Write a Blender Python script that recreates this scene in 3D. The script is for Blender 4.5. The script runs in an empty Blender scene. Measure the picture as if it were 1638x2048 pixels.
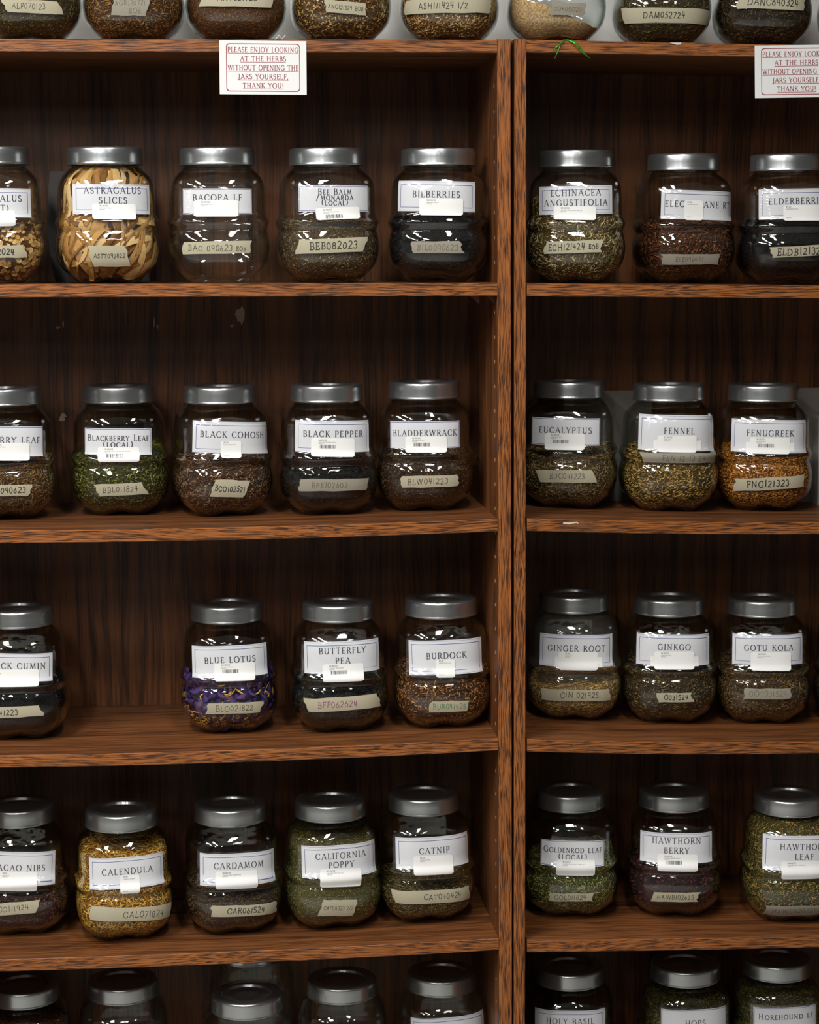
import bpy, math, random
import numpy as np
from mathutils import Matrix, Vector

scene = bpy.context.scene
COL = scene.collection
PI = math.pi

# ------------------------------------------------------------------ camera
cam_data = bpy.data.cameras.new('camera')
cam = bpy.data.objects.new('camera', cam_data)
COL.objects.link(cam)
_r = Vector((0.9949853908, -0.0997373080, -0.0075194071))
_u = Vector((0.0198480538, 0.1232025978, 0.9921830348))
_f = Vector((0.0980312545, 0.9873568703, -0.1245643764))
M = Matrix((_r, _u, -_f)).transposed().to_4x4()
M.translation = Vector((-0.4480467, -3.1256785, 1.51))
cam.matrix_world = M
cam_data.sensor_fit = 'VERTICAL'
cam_data.sensor_height = 36.0
cam_data.lens = 4112.735 / 2048 * 36.0
cam_data.clip_start = 0.05
cam_data.clip_end = 50
scene.camera = cam

# ------------------------------------------------------------------ world, lamps, exposure
world = bpy.data.worlds.new('shop_air')
scene.world = world
world.use_nodes = True
world.node_tree.nodes['Background'].inputs[0].default_value = (0.8, 0.85, 0.9, 1)
world.node_tree.nodes['Background'].inputs[1].default_value = 0.02
scene.view_settings.view_transform = 'Standard'
scene.view_settings.look = 'None'
scene.view_settings.gamma = 1.0
scene.view_settings.use_curve_mapping = False
scene.view_settings.exposure = 0.0
cy = scene.cycles
cy.max_bounces = 10
cy.diffuse_bounces = 3
cy.glossy_bounces = 4
cy.transmission_bounces = 4
cy.transparent_max_bounces = 40
cy.caustics_reflective = False
cy.caustics_refractive = False
cy.use_denoising = True
cy.sample_clamp_indirect = 6.0
cy.blur_glossy = 0.3


def ceiling_lamp(x, y, sx, sy, power, color=(1.0, 0.985, 0.955)):
    l = bpy.data.lights.new('ceiling_tube_lamp', 'AREA')
    l.shape = 'RECTANGLE'
    l.size, l.size_y = sx, sy
    l.energy = power
    l.color = color
    o = bpy.data.objects.new('ceiling_tube_lamp', l)
    o.location = (x, y, 2.715)
    COL.objects.link(o)


for lx, ly, pw in ((-2.2, -1.55, 46), (-1.15, -1.55, 50), (-0.1, -1.55, 26), (-2.4, -3.3, 31), (-1.1, -3.3, 33), (0.4, -3.3, 8), (-2.0, -5.1, 20), (-0.4, -5.1, 12)):
    ceiling_lamp(lx, ly, 0.17, 1.2, pw)

# ------------------------------------------------------------------ helpers


def lin(c):
    return tuple((x / 12.92 if x <= 0.04045 else ((x + 0.055) / 1.055) ** 2.4) for x in c)


def rgb(r, g, b, k=1.0):
    c = lin((r / 255, g / 255, b / 255))
    return (min(c[0] * k, 1), min(c[1] * k, 1), min(c[2] * k, 1), 1.0)


def new_mat(name):
    m = bpy.data.materials.new(name)
    m.use_nodes = True
    nt = m.node_tree
    nt.nodes.clear()
    return m, nt


def node(nt, t, **kw):
    n = nt.nodes.new(t)
    for k, v in kw.items():
        if k.startswith('i_'):
            key = k[2:]
            key = int(key) if key.isdigit() else key.replace('_', ' ')
            n.inputs[key].default_value = v
        else:
            setattr(n, k, v)
    return n


def ramp(nt, stops, interp='LINEAR'):
    n = nt.nodes.new('ShaderNodeValToRGB')
    cr = n.color_ramp
    cr.interpolation = interp
    while len(cr.elements) < len(stops):
        cr.elements.new(0.5)
    for e, (p, c) in zip(cr.elements, stops):
        e.position = p
        e.color = c
    return n


def plain(name, col, rough=0.6, metal=0.0, spec=0.5, bump=0.0, bscale=200):
    m, nt = new_mat(name)
    b = node(nt, 'ShaderNodeBsdfPrincipled')
    b.inputs['Base Color'].default_value = col
    b.inputs['Roughness'].default_value = rough
    b.inputs['Metallic'].default_value = metal
    b.inputs['Specular IOR Level'].default_value = spec
    o = node(nt, 'ShaderNodeOutputMaterial')
    nt.links.new(b.outputs[0], o.inputs[0])
    if bump:
        tc = node(nt, 'ShaderNodeTexCoord')
        nz = node(nt, 'ShaderNodeTexNoise', i_Scale=bscale, i_Detail=4.0)
        bp = node(nt, 'ShaderNodeBump', i_Strength=bump, i_Distance=0.001)
        nt.links.new(tc.outputs['Object'], nz.inputs['Vector'])
        nt.links.new(nz.outputs[0], bp.inputs['Height'])
        nt.links.new(bp.outputs[0], b.inputs['Normal'])
    return m


def wood(name, along, stops, fine=430.0, longs=16.0, rough=0.42, big=0.35, offset=0.0, spec=0.35):
    """streaky walnut laminate; along = axis of the grain, 0 x, 1 y, 2 z"""
    m, nt = new_mat(name)
    L = nt.links.new
    tc = node(nt, 'ShaderNodeTexCoord')
    # gentle wander of the grain
    sc1 = [6.0, 6.0, 6.0]
    sc1[along] = 1.6
    mp1 = node(nt, 'ShaderNodeMapping')
    mp1.inputs['Scale'].default_value = sc1
    mp1.inputs['Location'].default_value = (offset, offset * 1.7, offset * 0.6)
    L(tc.outputs['Object'], mp1.inputs[0])
    wn = node(nt, 'ShaderNodeTexNoise', i_Scale=1.0, i_Detail=2.0)
    L(mp1.outputs[0], wn.inputs['Vector'])
    add = node(nt, 'ShaderNodeMix', data_type='VECTOR')
    sub = node(nt, 'ShaderNodeVectorMath', operation='MULTIPLY_ADD')
    sub.inputs[1].default_value = (0.05, 0.05, 0.05)
    L(wn.outputs['Color'], sub.inputs[0])
    L(tc.outputs['Object'], sub.inputs[2])
    sc = [fine, fine, fine]
    sc[along] = longs
    mp = node(nt, 'ShaderNodeMapping')
    mp.inputs['Scale'].default_value = sc
    mp.inputs['Location'].default_value = (offset * 3, offset, offset * 2)
    L(sub.outputs[0], mp.inputs[0])
    n1 = node(nt, 'ShaderNodeTexNoise', i_Scale=1.0, i_Detail=3.0, i_Roughness=0.6)
    L(mp.outputs[0], n1.inputs['Vector'])
    sc2 = [fine * 0.16] * 3
    sc2[along] = longs * 0.12
    mp2 = node(nt, 'ShaderNodeMapping')
    mp2.inputs['Scale'].default_value = sc2
    mp2.inputs['Location'].default_value = (offset, offset * 2.3, offset)
    L(sub.outputs[0], mp2.inputs[0])
    n2 = node(nt, 'ShaderNodeTexNoise', i_Scale=1.0, i_Detail=2.0)
    L(mp2.outputs[0], n2.inputs['Vector'])
    mx = node(nt, 'ShaderNodeMix', data_type='FLOAT')
    mx.inputs[0].default_value = big
    L(n1.outputs[0], mx.inputs[2])
    L(n2.outputs[0], mx.inputs[3])
    cr = ramp(nt, stops)
    L(mx.outputs[0], cr.inputs[0])
    b = node(nt, 'ShaderNodeBsdfPrincipled', i_Roughness=rough)
    b.inputs['Specular IOR Level'].default_value = spec
    bp = node(nt, 'ShaderNodeBump', i_Strength=0.25, i_Distance=0.0004)
    L(mx.outputs[0], bp.inputs['Height'])
    L(bp.outputs[0], b.inputs['Normal'])
    L(cr.outputs[0], b.inputs['Base Color'])
    o = node(nt, 'ShaderNodeOutputMaterial')
    L(b.outputs[0], o.inputs[0])
    return m


EDGE = [(0.38, rgb(46, 25, 12)), (0.45, rgb(80, 46, 22)), (0.51, rgb(134, 78, 36)), (0.66, rgb(158, 96, 46))]
FACE = [(0.34, rgb(46, 25, 13)), (0.46, rgb(88, 52, 28)), (0.55, rgb(118, 71, 38)), (0.70, rgb(134, 84, 46))]
BACK = [(0.36, rgb(42, 23, 11)), (0.46, rgb(84, 49, 25)), (0.55, rgb(112, 68, 36)), (0.70, rgb(124, 78, 42))]
W_EDGE_X = wood('laminate_edge_level', 0, EDGE, fine=760, longs=24, big=0.12)
W_EDGE_Z = wood('laminate_edge_upright', 2, EDGE, fine=760, longs=24, offset=0.7, big=0.12)
W_FACE_X = wood('laminate_face_level', 0, FACE, fine=300, longs=9, offset=0.3)
W_FACE_Z = wood('laminate_face_upright', 2, FACE, fine=300, longs=9, offset=1.3)
W_BACK = wood('laminate_back', 2, BACK, fine=260, longs=7, big=0.5, offset=2.1)
WHITE_WALL = plain('wall_paint', (0.86, 0.85, 0.82, 1), 0.8, bump=0.1)
FAR_WALL = plain('far_wall_paint', (0.17, 0.165, 0.16, 1), 0.8)
FLOOR_MAT = plain('floor_vinyl', (0.30, 0.29, 0.27, 1), 0.5)
CEIL_MAT = plain('ceiling_tile_white', (0.5, 0.5, 0.48, 1), 0.9, bump=0.2)


def mesh_obj(name, verts, faces, mats, parent=None, midx=None, smooth=False):
    me = bpy.data.meshes.new(name)
    me.from_pydata([tuple(v) for v in verts], [], [tuple(f) for f in faces])
    if not isinstance(mats, (list, tuple)):
        mats = [mats]
    for m in mats:
        me.materials.append(m)
    if midx is not None:
        me.polygons.foreach_set('material_index', np.asarray(midx, dtype=np.int32))
    if smooth:
        me.polygons.foreach_set('use_smooth', np.ones(len(me.polygons), dtype=bool))
    me.update()
    o = bpy.data.objects.new(name, me)
    COL.objects.link(o)
    if parent is not None:
        o.parent = parent
    return o


def np_mesh(name, V, Fq, mats, midx=None, smooth=True):
    """V n x 3, Fq list of arrays of quads / tris"""
    me = bpy.data.meshes.new(name)
    me.vertices.add(len(V))
    me.vertices.foreach_set('co', np.ascontiguousarray(V, dtype=np.float32).ravel())
    loops = np.concatenate([f.ravel() for f in Fq]).astype(np.int32)
    tot = np.concatenate([np.full(len(f), f.shape[1]) for f in Fq]).astype(np.int32)
    st = np.concatenate([[0], np.cumsum(tot)[:-1]]).astype(np.int32)
    me.loops.add(len(loops))
    me.loops.foreach_set('vertex_index', loops)
    me.polygons.add(len(tot))
    me.polygons.foreach_set('loop_start', st)
    me.polygons.foreach_set('loop_total', tot)
    for m in mats:
        me.materials.append(m)
    if midx is not None:
        me.polygons.foreach_set('material_index', np.asarray(midx, dtype=np.int32))
    me.polygons.foreach_set('use_smooth', np.full(len(tot), smooth, dtype=bool))
    me.update(calc_edges=True)
    me.validate()
    return me


def link_obj(name, me, parent=None):
    o = bpy.data.objects.new(name, me)
    COL.objects.link(o)
    if parent is not None:
        o.parent = parent
    return o


def box_data(x0, x1, y0, y1, z0, z1):
    v = [(x0, y0, z0), (x1, y0, z0), (x1, y1, z0), (x0, y1, z0), (x0, y0, z1), (x1, y0, z1), (x1, y1, z1), (x0, y1, z1)]
    f = [(0, 3, 2, 1), (4, 5, 6, 7), (0, 1, 5, 4), (2, 3, 7, 6), (1, 2, 6, 5), (3, 0, 4, 7)]
    return v, f


def box(name, x0, x1, y0, y1, z0, z1, mats, parent=None, midx=None, bevel=0.0):
    v, f = box_data(x0, x1, y0, y1, z0, z1)
    o = mesh_obj(name, v, f, mats, parent, midx)
    if bevel:
        md = o.modifiers.new('edge', 'BEVEL')
        md.width = bevel
        md.segments = 2
    return o


def empty(name, loc=(0, 0, 0), rz=0.0):
    o = bpy.data.objects.new(name, None)
    o.empty_display_size = 0.05
    o.location = loc
    o.rotation_euler = (0, 0, rz)
    COL.objects.link(o)
    return o


def tag(o, label=None, cat=None, group=None, kind=None):
    if label:
        o['label'] = label
    if cat:
        o['category'] = cat
    if group:
        o['group'] = group
    if kind:
        o['kind'] = kind
    return o


# ------------------------------------------------------------------ the shop room
RX0, RX1, RY0, RY1, RH = -4.2, 3.6, -6.6, 0.366, 2.75
for nm, b in (('floor', (RX0, RX1, RY0, RY1, -0.05, 0.0)), ('ceiling', (RX0, RX1, RY0, RY1, RH, RH + 0.05)), ('wall_back', (RX0, RX1, RY1, RY1 + 0.05, 0.0, RH)),
              ('wall_front', (RX0, RX1, RY0 - 0.05, RY0, 0.0, RH)), ('wall_left', (RX0 - 0.05, RX0, RY0, RY1, 0.0, RH)), ('wall_right', (RX1, RX1 + 0.05, RY0, RY1, 0.0, RH))):
    o = box(nm, *b, FLOOR_MAT if nm == 'floor' else CEIL_MAT if nm == 'ceiling' else WHITE_WALL if nm == 'wall_back' else FAR_WALL)
    tag(o, kind='structure')

# ------------------------------------------------------------------ bookcases
DEPTH = 0.342


def board(name, x0, x1, top, thick, mats, parent, n=16, y1=DEPTH):
    """a level board whose top follows top(x) - sagging a little in the middle"""
    v, f, mi = [], [], []
    c = 0.0009
    for i in range(n + 1):
        x = x0 + (x1 - x0) * i / n
        t = top(x)
        v += [(x, c, t), (x, y1, t), (x, y1, t - thick), (x, c, t - thick), (x, 0, t - thick + c), (x, 0, t - c)]
    for i in range(n):
        a, b = i * 6, i * 6 + 6
        for k, m in ((0, 0), (1, 0), (2, 0), (3, 1), (4, 1), (5, 1)):
            k2 = (k + 1) % 6
            f.append((a + k, b + k, b + k2, a + k2)[::-1])
            mi.append(m)
    f.append((0, 1, 2, 3, 4, 5)[::-1])
    f.append(tuple(n * 6 + k for k in range(6)))
    mi += [0, 0]
    return mesh_obj(name, v, f, mats, parent, mi)


def upright(name, x0, x1, z1, parent, lean=0.0):
    """side panel, front edge faces the room; lean shifts its foot sideways"""
    c = 0.0008
    v = []
    for z, dx in ((0.0, lean), (z1, 0.0)):
        v += [(x0 + dx + c, 0, z), (x1 + dx - c, 0, z), (x1 + dx, c, z), (x1 + dx, DEPTH + 0.006, z), (x0 + dx, DEPTH + 0.006, z), (x0 + dx, c, z)]
    f = [tuple(range(6))[::-1], tuple(range(6, 12))]
    mi = [0, 0]
    for k in range(6):
        k2 = (k + 1) % 6
        f.append((k, k2, k2 + 6, k + 6))
        mi.append(1 if k in (0, 1, 5) else 0)
    return mesh_obj(name, v, f, [W_FACE_Z, W_EDGE_Z], parent, mi)


def sagger(base, slope, x_ref, sag, xm):
    return lambda x: base + slope * (x - x_ref) - sag * (1 - ((x - xm) / 0.438) ** 2)


T0 = 0.0195
left_case = empty('bookcase', (0, 0, 0))
tag(left_case, 'wide walnut laminate bookcase with five jars on most shelves, whole upright post visible', 'bookcase')
right_case = empty('bookcase', (0, 0, 0))
tag(right_case, 'walnut laminate bookcase standing beside the wider shown one, holding echinacea to horehound jars', 'bookcase')
LX0, LX1 = -0.876, 0.0
QX0, QX1 = 0.0446, 0.9206
MB = [W_FACE_X, W_EDGE_X]
L_TOP = lambda x: 1.828
L_SH = [sagger(1.51 - 0.0405 - 0.0045, -0.006, 0.0, 0.0, -0.438), sagger(1.102, 0, 0, 0.0045, -0.438), sagger(0.7555, 0, 0, 0.0062, -0.438), sagger(0.431, 0, 0, 0.0045, -0.438)]
R_TOP = lambda x: 1.8287 - 0.0167 * (x - 0.0446)
R_SH = [sagger(1.51 - 0.0463, -0.0165, 0.045, 0.0, 0.4828), sagger(1.51 - 0.4082, -0.0165, 0.045, 0.0072, 0.4828), sagger(1.51 - 0.7578, -0.0165, 0.045, 0.0104, 0.4828), sagger(1.51 - 1.0845, -0.0165, 0.045, 0.004, 0.4828)]
for case, x0, x1, top, shs, lean in ((left_case, LX0, LX1, L_TOP, L_SH, 0.0), (right_case, QX0, QX1, R_TOP, R_SH, -0.0035)):
    if case is left_case:
        upright('side_panel', x0 - 0.0207, x0, 1.828, case)
        side = upright('side_panel', x1, x1 + 0.0207, 1.829, case)
    else:
        side_r = upright('side_panel', x0 - 0.0181, x0, 1.8295, case, lean)
        upright('side_panel', x1, x1 + 0.0181, 1.815, case, lean)
    board('top_panel', x0, x1, top, 0.0188, MB, case)
    sh = [board('shelf', x0 + 0.0005, x1 - 0.0005, s, T0, MB, case) for s in shs]
    board('bottom_panel', x0, x1, lambda x: 0.115, 0.019, MB, case)
    box('plinth', x0, x1, 0.03, 0.046, 0.0, 0.096, W_FACE_X, case)
    box('back_panel', x0 - 0.01, x1 + 0.01, DEPTH, DEPTH + 0.006, 0.02, 1.82, W_BACK, case)
    if case is left_case:
        left_shelves = sh
    else:
        right_shelves = sh
# drilled holes for the shelf pins, on the inner face of the upright post
HOLE = plain('drilled_hole_chipboard', rgb(176, 128, 84), 0.8)
HOLE_SHADE = plain('drilled_hole_painted_shade', rgb(30, 18, 10), 0.9)  # flat dark face, paints the shade inside each hole


def disc_x(r, n=12, depth=0.006):
    v = []
    for rr, dx in ((r, 0.0), (r * 0.72, 0.0004), (r * 0.66, 0.0002)):
        v += [(-0.0002 - dx, rr * math.cos(2 * PI * k / n), rr * math.sin(2 * PI * k / n)) for k in range(n)]
    f, mi = [], []
    for a in (0, 1):
        for k in range(n):
            f.append((a * n + k, a * n + (k + 1) % n, (a + 1) * n + (k + 1) % n, (a + 1) * n + k))
            mi.append(0)
    f.append(tuple(range(2 * n, 3 * n)))
    mi.append(1)
    return v, f, mi


hv, hf, hm = disc_x(0.0031)
hole0 = mesh_obj('pin_hole', hv, hf, [HOLE, HOLE_SHADE], side, hm)
zs = [0.2 + 0.0381 * k for k in range(42)]
first = True
for z in zs:
    if any(abs(z - (s(0.0) - 0.01)) < 0.015 for s in L_SH):
        continue
    if first:
        hole0.location = (0, 0.032, z)
        first = False
    else:
        h = hole0.copy()
        COL.objects.link(h)
        h.parent = side
        h.location = (0, 0.032, z)
# triangular brown clips under the first shelf of the wide case
CLIP = plain('brown_clip_plastic', rgb(92, 52, 28), 0.4)
for cx, w in ((-0.032, 0.016), (-0.0075, 0.015)):
    z = L_SH[0](cx) - T0
    v = [(cx - w / 2, 0.028, z), (cx + w / 2, 0.028, z), (cx + w / 2 * 0.9, 0.028, z - 0.0125), (cx - w / 2, 0.034, z), (cx + w / 2, 0.034, z), (cx + w / 2 * 0.9, 0.034, z - 0.0125)]
    mesh_obj('shelf_clip', v, [(0, 2, 1), (3, 4, 5), (0, 1, 4, 3), (1, 2, 5, 4), (2, 0, 3, 5)], CLIP, left_case)


def ragged(name, cx, cz, pts, y, thick, m, parent, rnd=0.0):
    """small flat scrap with an outline in x, z at depth y, thickness towards the room"""
    n = len(pts)
    v = [(cx + a, y, cz + b) for a, b in pts] + [(cx + a * 0.94, y - thick, cz + b * 0.94) for a, b in pts]
    f = [tuple(range(n, 2 * n))] + [((i + 1) % n, i, n + i, n + (i + 1) % n) for i in range(n)]
    return mesh_obj(name, v, f, m, parent)


SCUFF = plain('bare_scuffed_board', rgb(186, 168, 150), 0.85, bump=0.6, bscale=400)
R_ = random.Random(5)
for cx, cz, w, h in ((-0.386, 1.409, 0.008, 0.016), (-0.688, 1.393, 0.005, 0.003), (-0.679, 1.399, 0.002, 0.006), (-0.529, 1.400, 0.002, 0.008), (-0.524, 1.393, 0.002, 0.006), (-0.685, 1.243, 0.008, 0.007), (-0.40, 1.393, 0.004, 0.003)):
    pts = [(w * (0.35 + 0.9 * R_.random()) * math.cos(t), h * (0.35 + 0.85 * R_.random()) * math.sin(t)) for t in [2 * PI * k / 11 for k in range(11)]]
    ragged('scuff_mark', cx, cz, pts, DEPTH, 0.0003, SCUFF, left_case)
CHIPM = plain('pale_chipped_laminate', rgb(205, 198, 190), 0.7)
ragged('chipped_edge', 0.273, R_TOP(0.273) - 0.0016, [(-0.009, 0.0012), (-0.004, -0.0006), (0.002, -0.002), (0.0085, -0.0016), (0.0095, 0.0014)], -0.0001, 0.0004, CHIPM, right_case)
for q, (dx, dz, w, h) in enumerate(((0.0, 0.003, 0.003, 0.0011), (0.018, -0.016, 0.003, 0.0009))):
    ragged('chipped_edge', -0.405 + dx, 1.81 + dz * 0.05 - 0.0006, [(-w, h * .4), (-w * .3, -h), (w, -h * .5), (w * .8, h)], -0.0001, 0.0003, SCUFF, left_case)

# ------------------------------------------------------------------ jar shape
PROF = [(0, .046), (.002, .0500), (.0075, .0562), (.015, .0640), (.0226, .0702), (.0326, .0760), (.0477, .0795), (.0628, .0798), (.0745, .0775), (.0800, .0757), (.0850, .0772), (.0900, .0793), (.0935, .0797), (.0980, .0780), (.1040, .0750), (.1120, .0742), (.1230, .0742), (.1355, .0738), (.1480, .0728), (.1570, .0700), (.1650, .0650), (.1715, .0585), (.1755, .0540), (.1785, .0522), (.198, .0522)]


def _smooth_profile():
    P = [np.array(p) for p in PROF]
    P = [2 * P[0] - P[1]] + P + [2 * P[-1] - P[-2]]
    out = []
    for i in range(1, len(P) - 2):
        for t in np.linspace(0, 1, 4, endpoint=False):
            a, b, c, d = P[i - 1], P[i], P[i + 1], P[i + 2]
            out.append(0.5 * ((2 * b) + (c - a) * t + (2 * a - 5 * b + 4 * c - d) * t * t + (3 * b - a - 3 * c + d) * t ** 3))
    out.append(P[-2])
    return np.array(out)


SP = _smooth_profile()
SPZ = np.maximum.accumulate(SP[:, 0])
SPR = SP[:, 1] * 0.985


def rad(z):
    return np.interp(z, SPZ, SPR)


def nexp(z):
    return np.interp(z, [0.0, 0.02, 0.158, 0.173, 0.2], [2.5, 3.0, 3.0, 2.0, 2.0])


def polar(phi, z, n=None):
    """distance from the axis of the glass at angle phi (0 = front) and height z"""
    if n is None:
        n = nexp(z)
    return rad(z) / (np.abs(np.sin(phi)) ** n + np.abs(np.cos(phi)) ** n) ** (1.0 / n)


def foot(phi, z):
    return 0.0070 * (0.5 + 0.5 * np.cos(4 * phi)) ** 1.4 * np.clip(1 - z / 0.034, 0, 1) ** 1.3


_ph = np.linspace(0, PI, 721)
_rr = 1.0 / (np.abs(np.sin(_ph)) ** 3 + np.abs(np.cos(_ph)) ** 3) ** (1 / 3)
_al = np.concatenate([[0], np.cumsum(np.hypot(np.diff(_rr * np.sin(_ph)), np.diff(_rr * np.cos(_ph))))])


def surf(u, z, off):
    """point of the jar's outside at arc length u from the front centre line, height z"""
    u = np.asarray(u, float)
    z = np.asarray(z, float)
    r = rad(z)
    phi = np.sign(u) * np.interp(np.abs(u) / r, _al, _ph)
    q = r / (np.abs(np.sin(phi)) ** 3 + np.abs(np.cos(phi)) ** 3) ** (1 / 3) + off
    return np.stack([q * np.sin(phi), -q * np.cos(phi), z], -1)


def ring_mesh(prof_fn, zs, n):
    phi = np.arange(n) * 2 * PI / n
    V = []
    for z in zs:
        V.append(prof_fn(phi, z))
    V = np.concatenate(V)
    k = np.arange(n)
    F = []
    for i in range(len(zs) - 1):
        a = i * n
        F.append(np.stack([a + k, a + (k + 1) % n, a + n + (k + 1) % n, a + n + k], 1))
    return V, np.concatenate(F)


def make_glass_mesh():
    n = 96

    def fn(phi, z):
        q = polar(phi, z)
        return np.stack([q * np.sin(phi), -q * np.cos(phi), z + foot(phi, z)], 1)
    zs = SP[:, 0]
    V, F = ring_mesh(fn, zs, n)
    # pushed-up bottom
    phi = np.arange(n) * 2 * PI / n
    base = len(V)
    extra = []
    for rr, zz in ((0.040, 0.0016), (0.034, 0.0042), (0.022, 0.0062)):
        q = rr / (np.abs(np.sin(phi)) ** 2.4 + np.abs(np.cos(phi)) ** 2.4) ** (1 / 2.4)
        extra.append(np.stack([q * np.sin(phi), -q * np.cos(phi), zz + 0.5 * foot(phi, 0.0) * (rr / 0.04)], 1))
    V = np.concatenate([V] + extra + [np.array([[0, 0, 0.0066]])])
    k = np.arange(n)
    k1 = (k + 1) % n
    FF = [F, np.stack([k1, k, base + k, base + k1], 1)]
    for i in range(2):
        a = base + i * n
        FF.append(np.stack([a + k1, a + k, a + n + k, a + n + k1], 1))
    tri = np.stack([base + 2 * n + k1, base + 2 * n + k, np.full(n, len(V) - 1)], 1)
    # inside of the wall
    def fin(phi, z):
        q = polar(phi, z) - 0.0022
        return np.stack([q * np.sin(phi), -q * np.cos(phi), z + foot(phi, z)], 1)
    V2, F2 = ring_mesh(fin, np.concatenate([[0.0078, 0.0095, 0.012], zs[zs > 0.0135]]), n)
    k2 = len(V)
    V2 = np.concatenate([V2, [[0, 0, 0.0088]]])
    t2 = np.stack([k, k1, np.full(n, len(V2) - 1)], 1) + k2
    return np_mesh('jar_glass', np.concatenate([V, V2]), [np.concatenate(FF + [F2[:, ::-1] + k2]), tri, t2], [GLASS])


def make_lid_mesh():
    n = 72
    pr = [(.0532, .1800), (.0578, .1792), (.0586, .1799), (.0588, .1810), (.0582, .1822), (.05805, .1835), (.0578, .1930), (.05755, .2015), (.0570, .2042), (.0556, .2057), (.0536, .2062), (.0420, .2062), (.0400, .2058), (.0390, .2046), (.0386, .2010), (.0378, .2000), (.0200, .1998)]
    phi = np.arange(n) * 2 * PI / n
    V = np.concatenate([np.stack([r * np.sin(phi), -r * np.cos(phi), np.full(n, z)], 1) for r, z in pr] + [np.array([[0, 0, .1998]])])
    k = np.arange(n)
    k1 = (k + 1) % n
    F = np.concatenate([np.stack([i * n + k, i * n + k1, (i + 1) * n + k1, (i + 1) * n + k], 1) for i in range(len(pr) - 1)])
    a = (len(pr) - 1) * n
    tri = np.stack([a + k, a + k1, np.full(n, len(V) - 1)], 1)
    me = np_mesh('jar_lid', V, [F, tri], [LIDM])
    return me


# ------------------------------------------------------------------ materials of the jars
def glass_mat(name, haze=0.0):
    """thin clear glass wall: what is behind shows through, the surface mirrors more at grazing angles"""
    m, nt = new_mat(name)
    L = nt.links.new
    lw = node(nt, 'ShaderNodeLayerWeight', i_Blend=0.5)
    pw = node(nt, 'ShaderNodeMath', operation='POWER')
    pw.inputs[1].default_value = 3.6
    L(lw.outputs['Facing'], pw.inputs[0])
    ma = node(nt, 'ShaderNodeMath', operation='MULTIPLY_ADD', use_clamp=True)
    ma.inputs[1].default_value = 0.9
    ma.inputs[2].default_value = 0.042
    L(pw.outputs[0], ma.inputs[0])
    cr = ramp(nt, [(0.0, (0.965, 0.98, 0.975, 1)), (0.6, (0.93, 0.955, 0.945, 1)), (0.85, (0.72, 0.78, 0.76, 1)), (1.0, (0.4, 0.46, 0.45, 1))])
    L(lw.outputs['Facing'], cr.inputs[0])
    tr = node(nt, 'ShaderNodeBsdfTransparent')
    L(cr.outputs[0], tr.inputs[0])
    gl = node(nt, 'ShaderNodeBsdfGlossy', i_Roughness=0.03)
    gl.inputs[0].default_value = (1, 1, 1, 1)
    tc = node(nt, 'ShaderNodeTexCoord')
    mp = node(nt, 'ShaderNodeMapping')
    mp.inputs['Scale'].default_value = (1, 1, 1.6)
    L(tc.outputs['Object'], mp.inputs[0])
    nz = node(nt, 'ShaderNodeTexNoise', i_Scale=38.0, i_Detail=1.5)
    L(mp.outputs[0], nz.inputs['Vector'])
    bp = node(nt, 'ShaderNodeBump', i_Strength=0.3, i_Distance=0.003)
    L(nz.outputs[0], bp.inputs['Height'])
    L(bp.outputs[0], gl.inputs['Normal'])
    mx = node(nt, 'ShaderNodeMixShader')
    L(ma.outputs[0], mx.inputs[0])
    L(tr.outputs[0], mx.inputs[1])
    L(gl.outputs[0], mx.inputs[2])
    last = mx
    if haze:
        df = node(nt, 'ShaderNodeBsdfDiffuse')
        df.inputs[0].default_value = (0.55, 0.53, 0.48, 1)
        m2 = node(nt, 'ShaderNodeMixShader')
        m2.inputs[0].default_value = haze
        L(mx.outputs[0], m2.inputs[1])
        L(df.outputs[0], m2.inputs[2])
        last = m2
    o = node(nt, 'ShaderNodeOutputMaterial')
    L(last.outputs[0], o.inputs[0])
    return m


def film_mat():
    m, nt = new_mat('clear_packing_tape')
    L = nt.links.new
    lw = node(nt, 'ShaderNodeLayerWeight', i_Blend=0.5)
    pw = node(nt, 'ShaderNodeMath', operation='POWER')
    pw.inputs[1].default_value = 4.0
    L(lw.outputs['Facing'], pw.inputs[0])
    ma = node(nt, 'ShaderNodeMath', operation='MULTIPLY_ADD', use_clamp=True)
    ma.inputs[1].default_value = 0.8
    ma.inputs[2].default_value = 0.075
    L(pw.outputs[0], ma.inputs[0])
    tr = node(nt, 'ShaderNodeBsdfTransparent')
    gl = node(nt, 'ShaderNodeBsdfGlossy', i_Roughness=0.1)
    gl.inputs[0].default_value = (1, 1, 1, 1)
    mx = node(nt, 'ShaderNodeMixShader')
    L(ma.outputs[0], mx.inputs[0])
    L(tr.outputs[0], mx.inputs[1])
    L(gl.outputs[0], mx.inputs[2])
    o = node(nt, 'ShaderNodeOutputMaterial')
    L(mx.outputs[0], o.inputs[0])
    return m


def lid_mat():
    m, nt = new_mat('satin_silver_lid')
    L = nt.links.new
    b = node(nt, 'ShaderNodeBsdfPrincipled', i_Roughness=0.25, i_Metallic=0.92)
    b.inputs['Base Color'].default_value = (0.46, 0.48, 0.485, 1)
    tc = node(nt, 'ShaderNodeTexCoord')
    nz = node(nt, 'ShaderNodeTexNoise', i_Scale=900.0, i_Detail=2.0)
    L(tc.outputs['Object'], nz.inputs['Vector'])
    bp = node(nt, 'ShaderNodeBump', i_Strength=0.12, i_Distance=0.0003)
    L(nz.outputs[0], bp.inputs['Height'])
    L(bp.outputs[0], b.inputs['Normal'])
    o = node(nt, 'ShaderNodeOutputMaterial')
    L(b.outputs[0], o.inputs[0])
    return m


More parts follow.
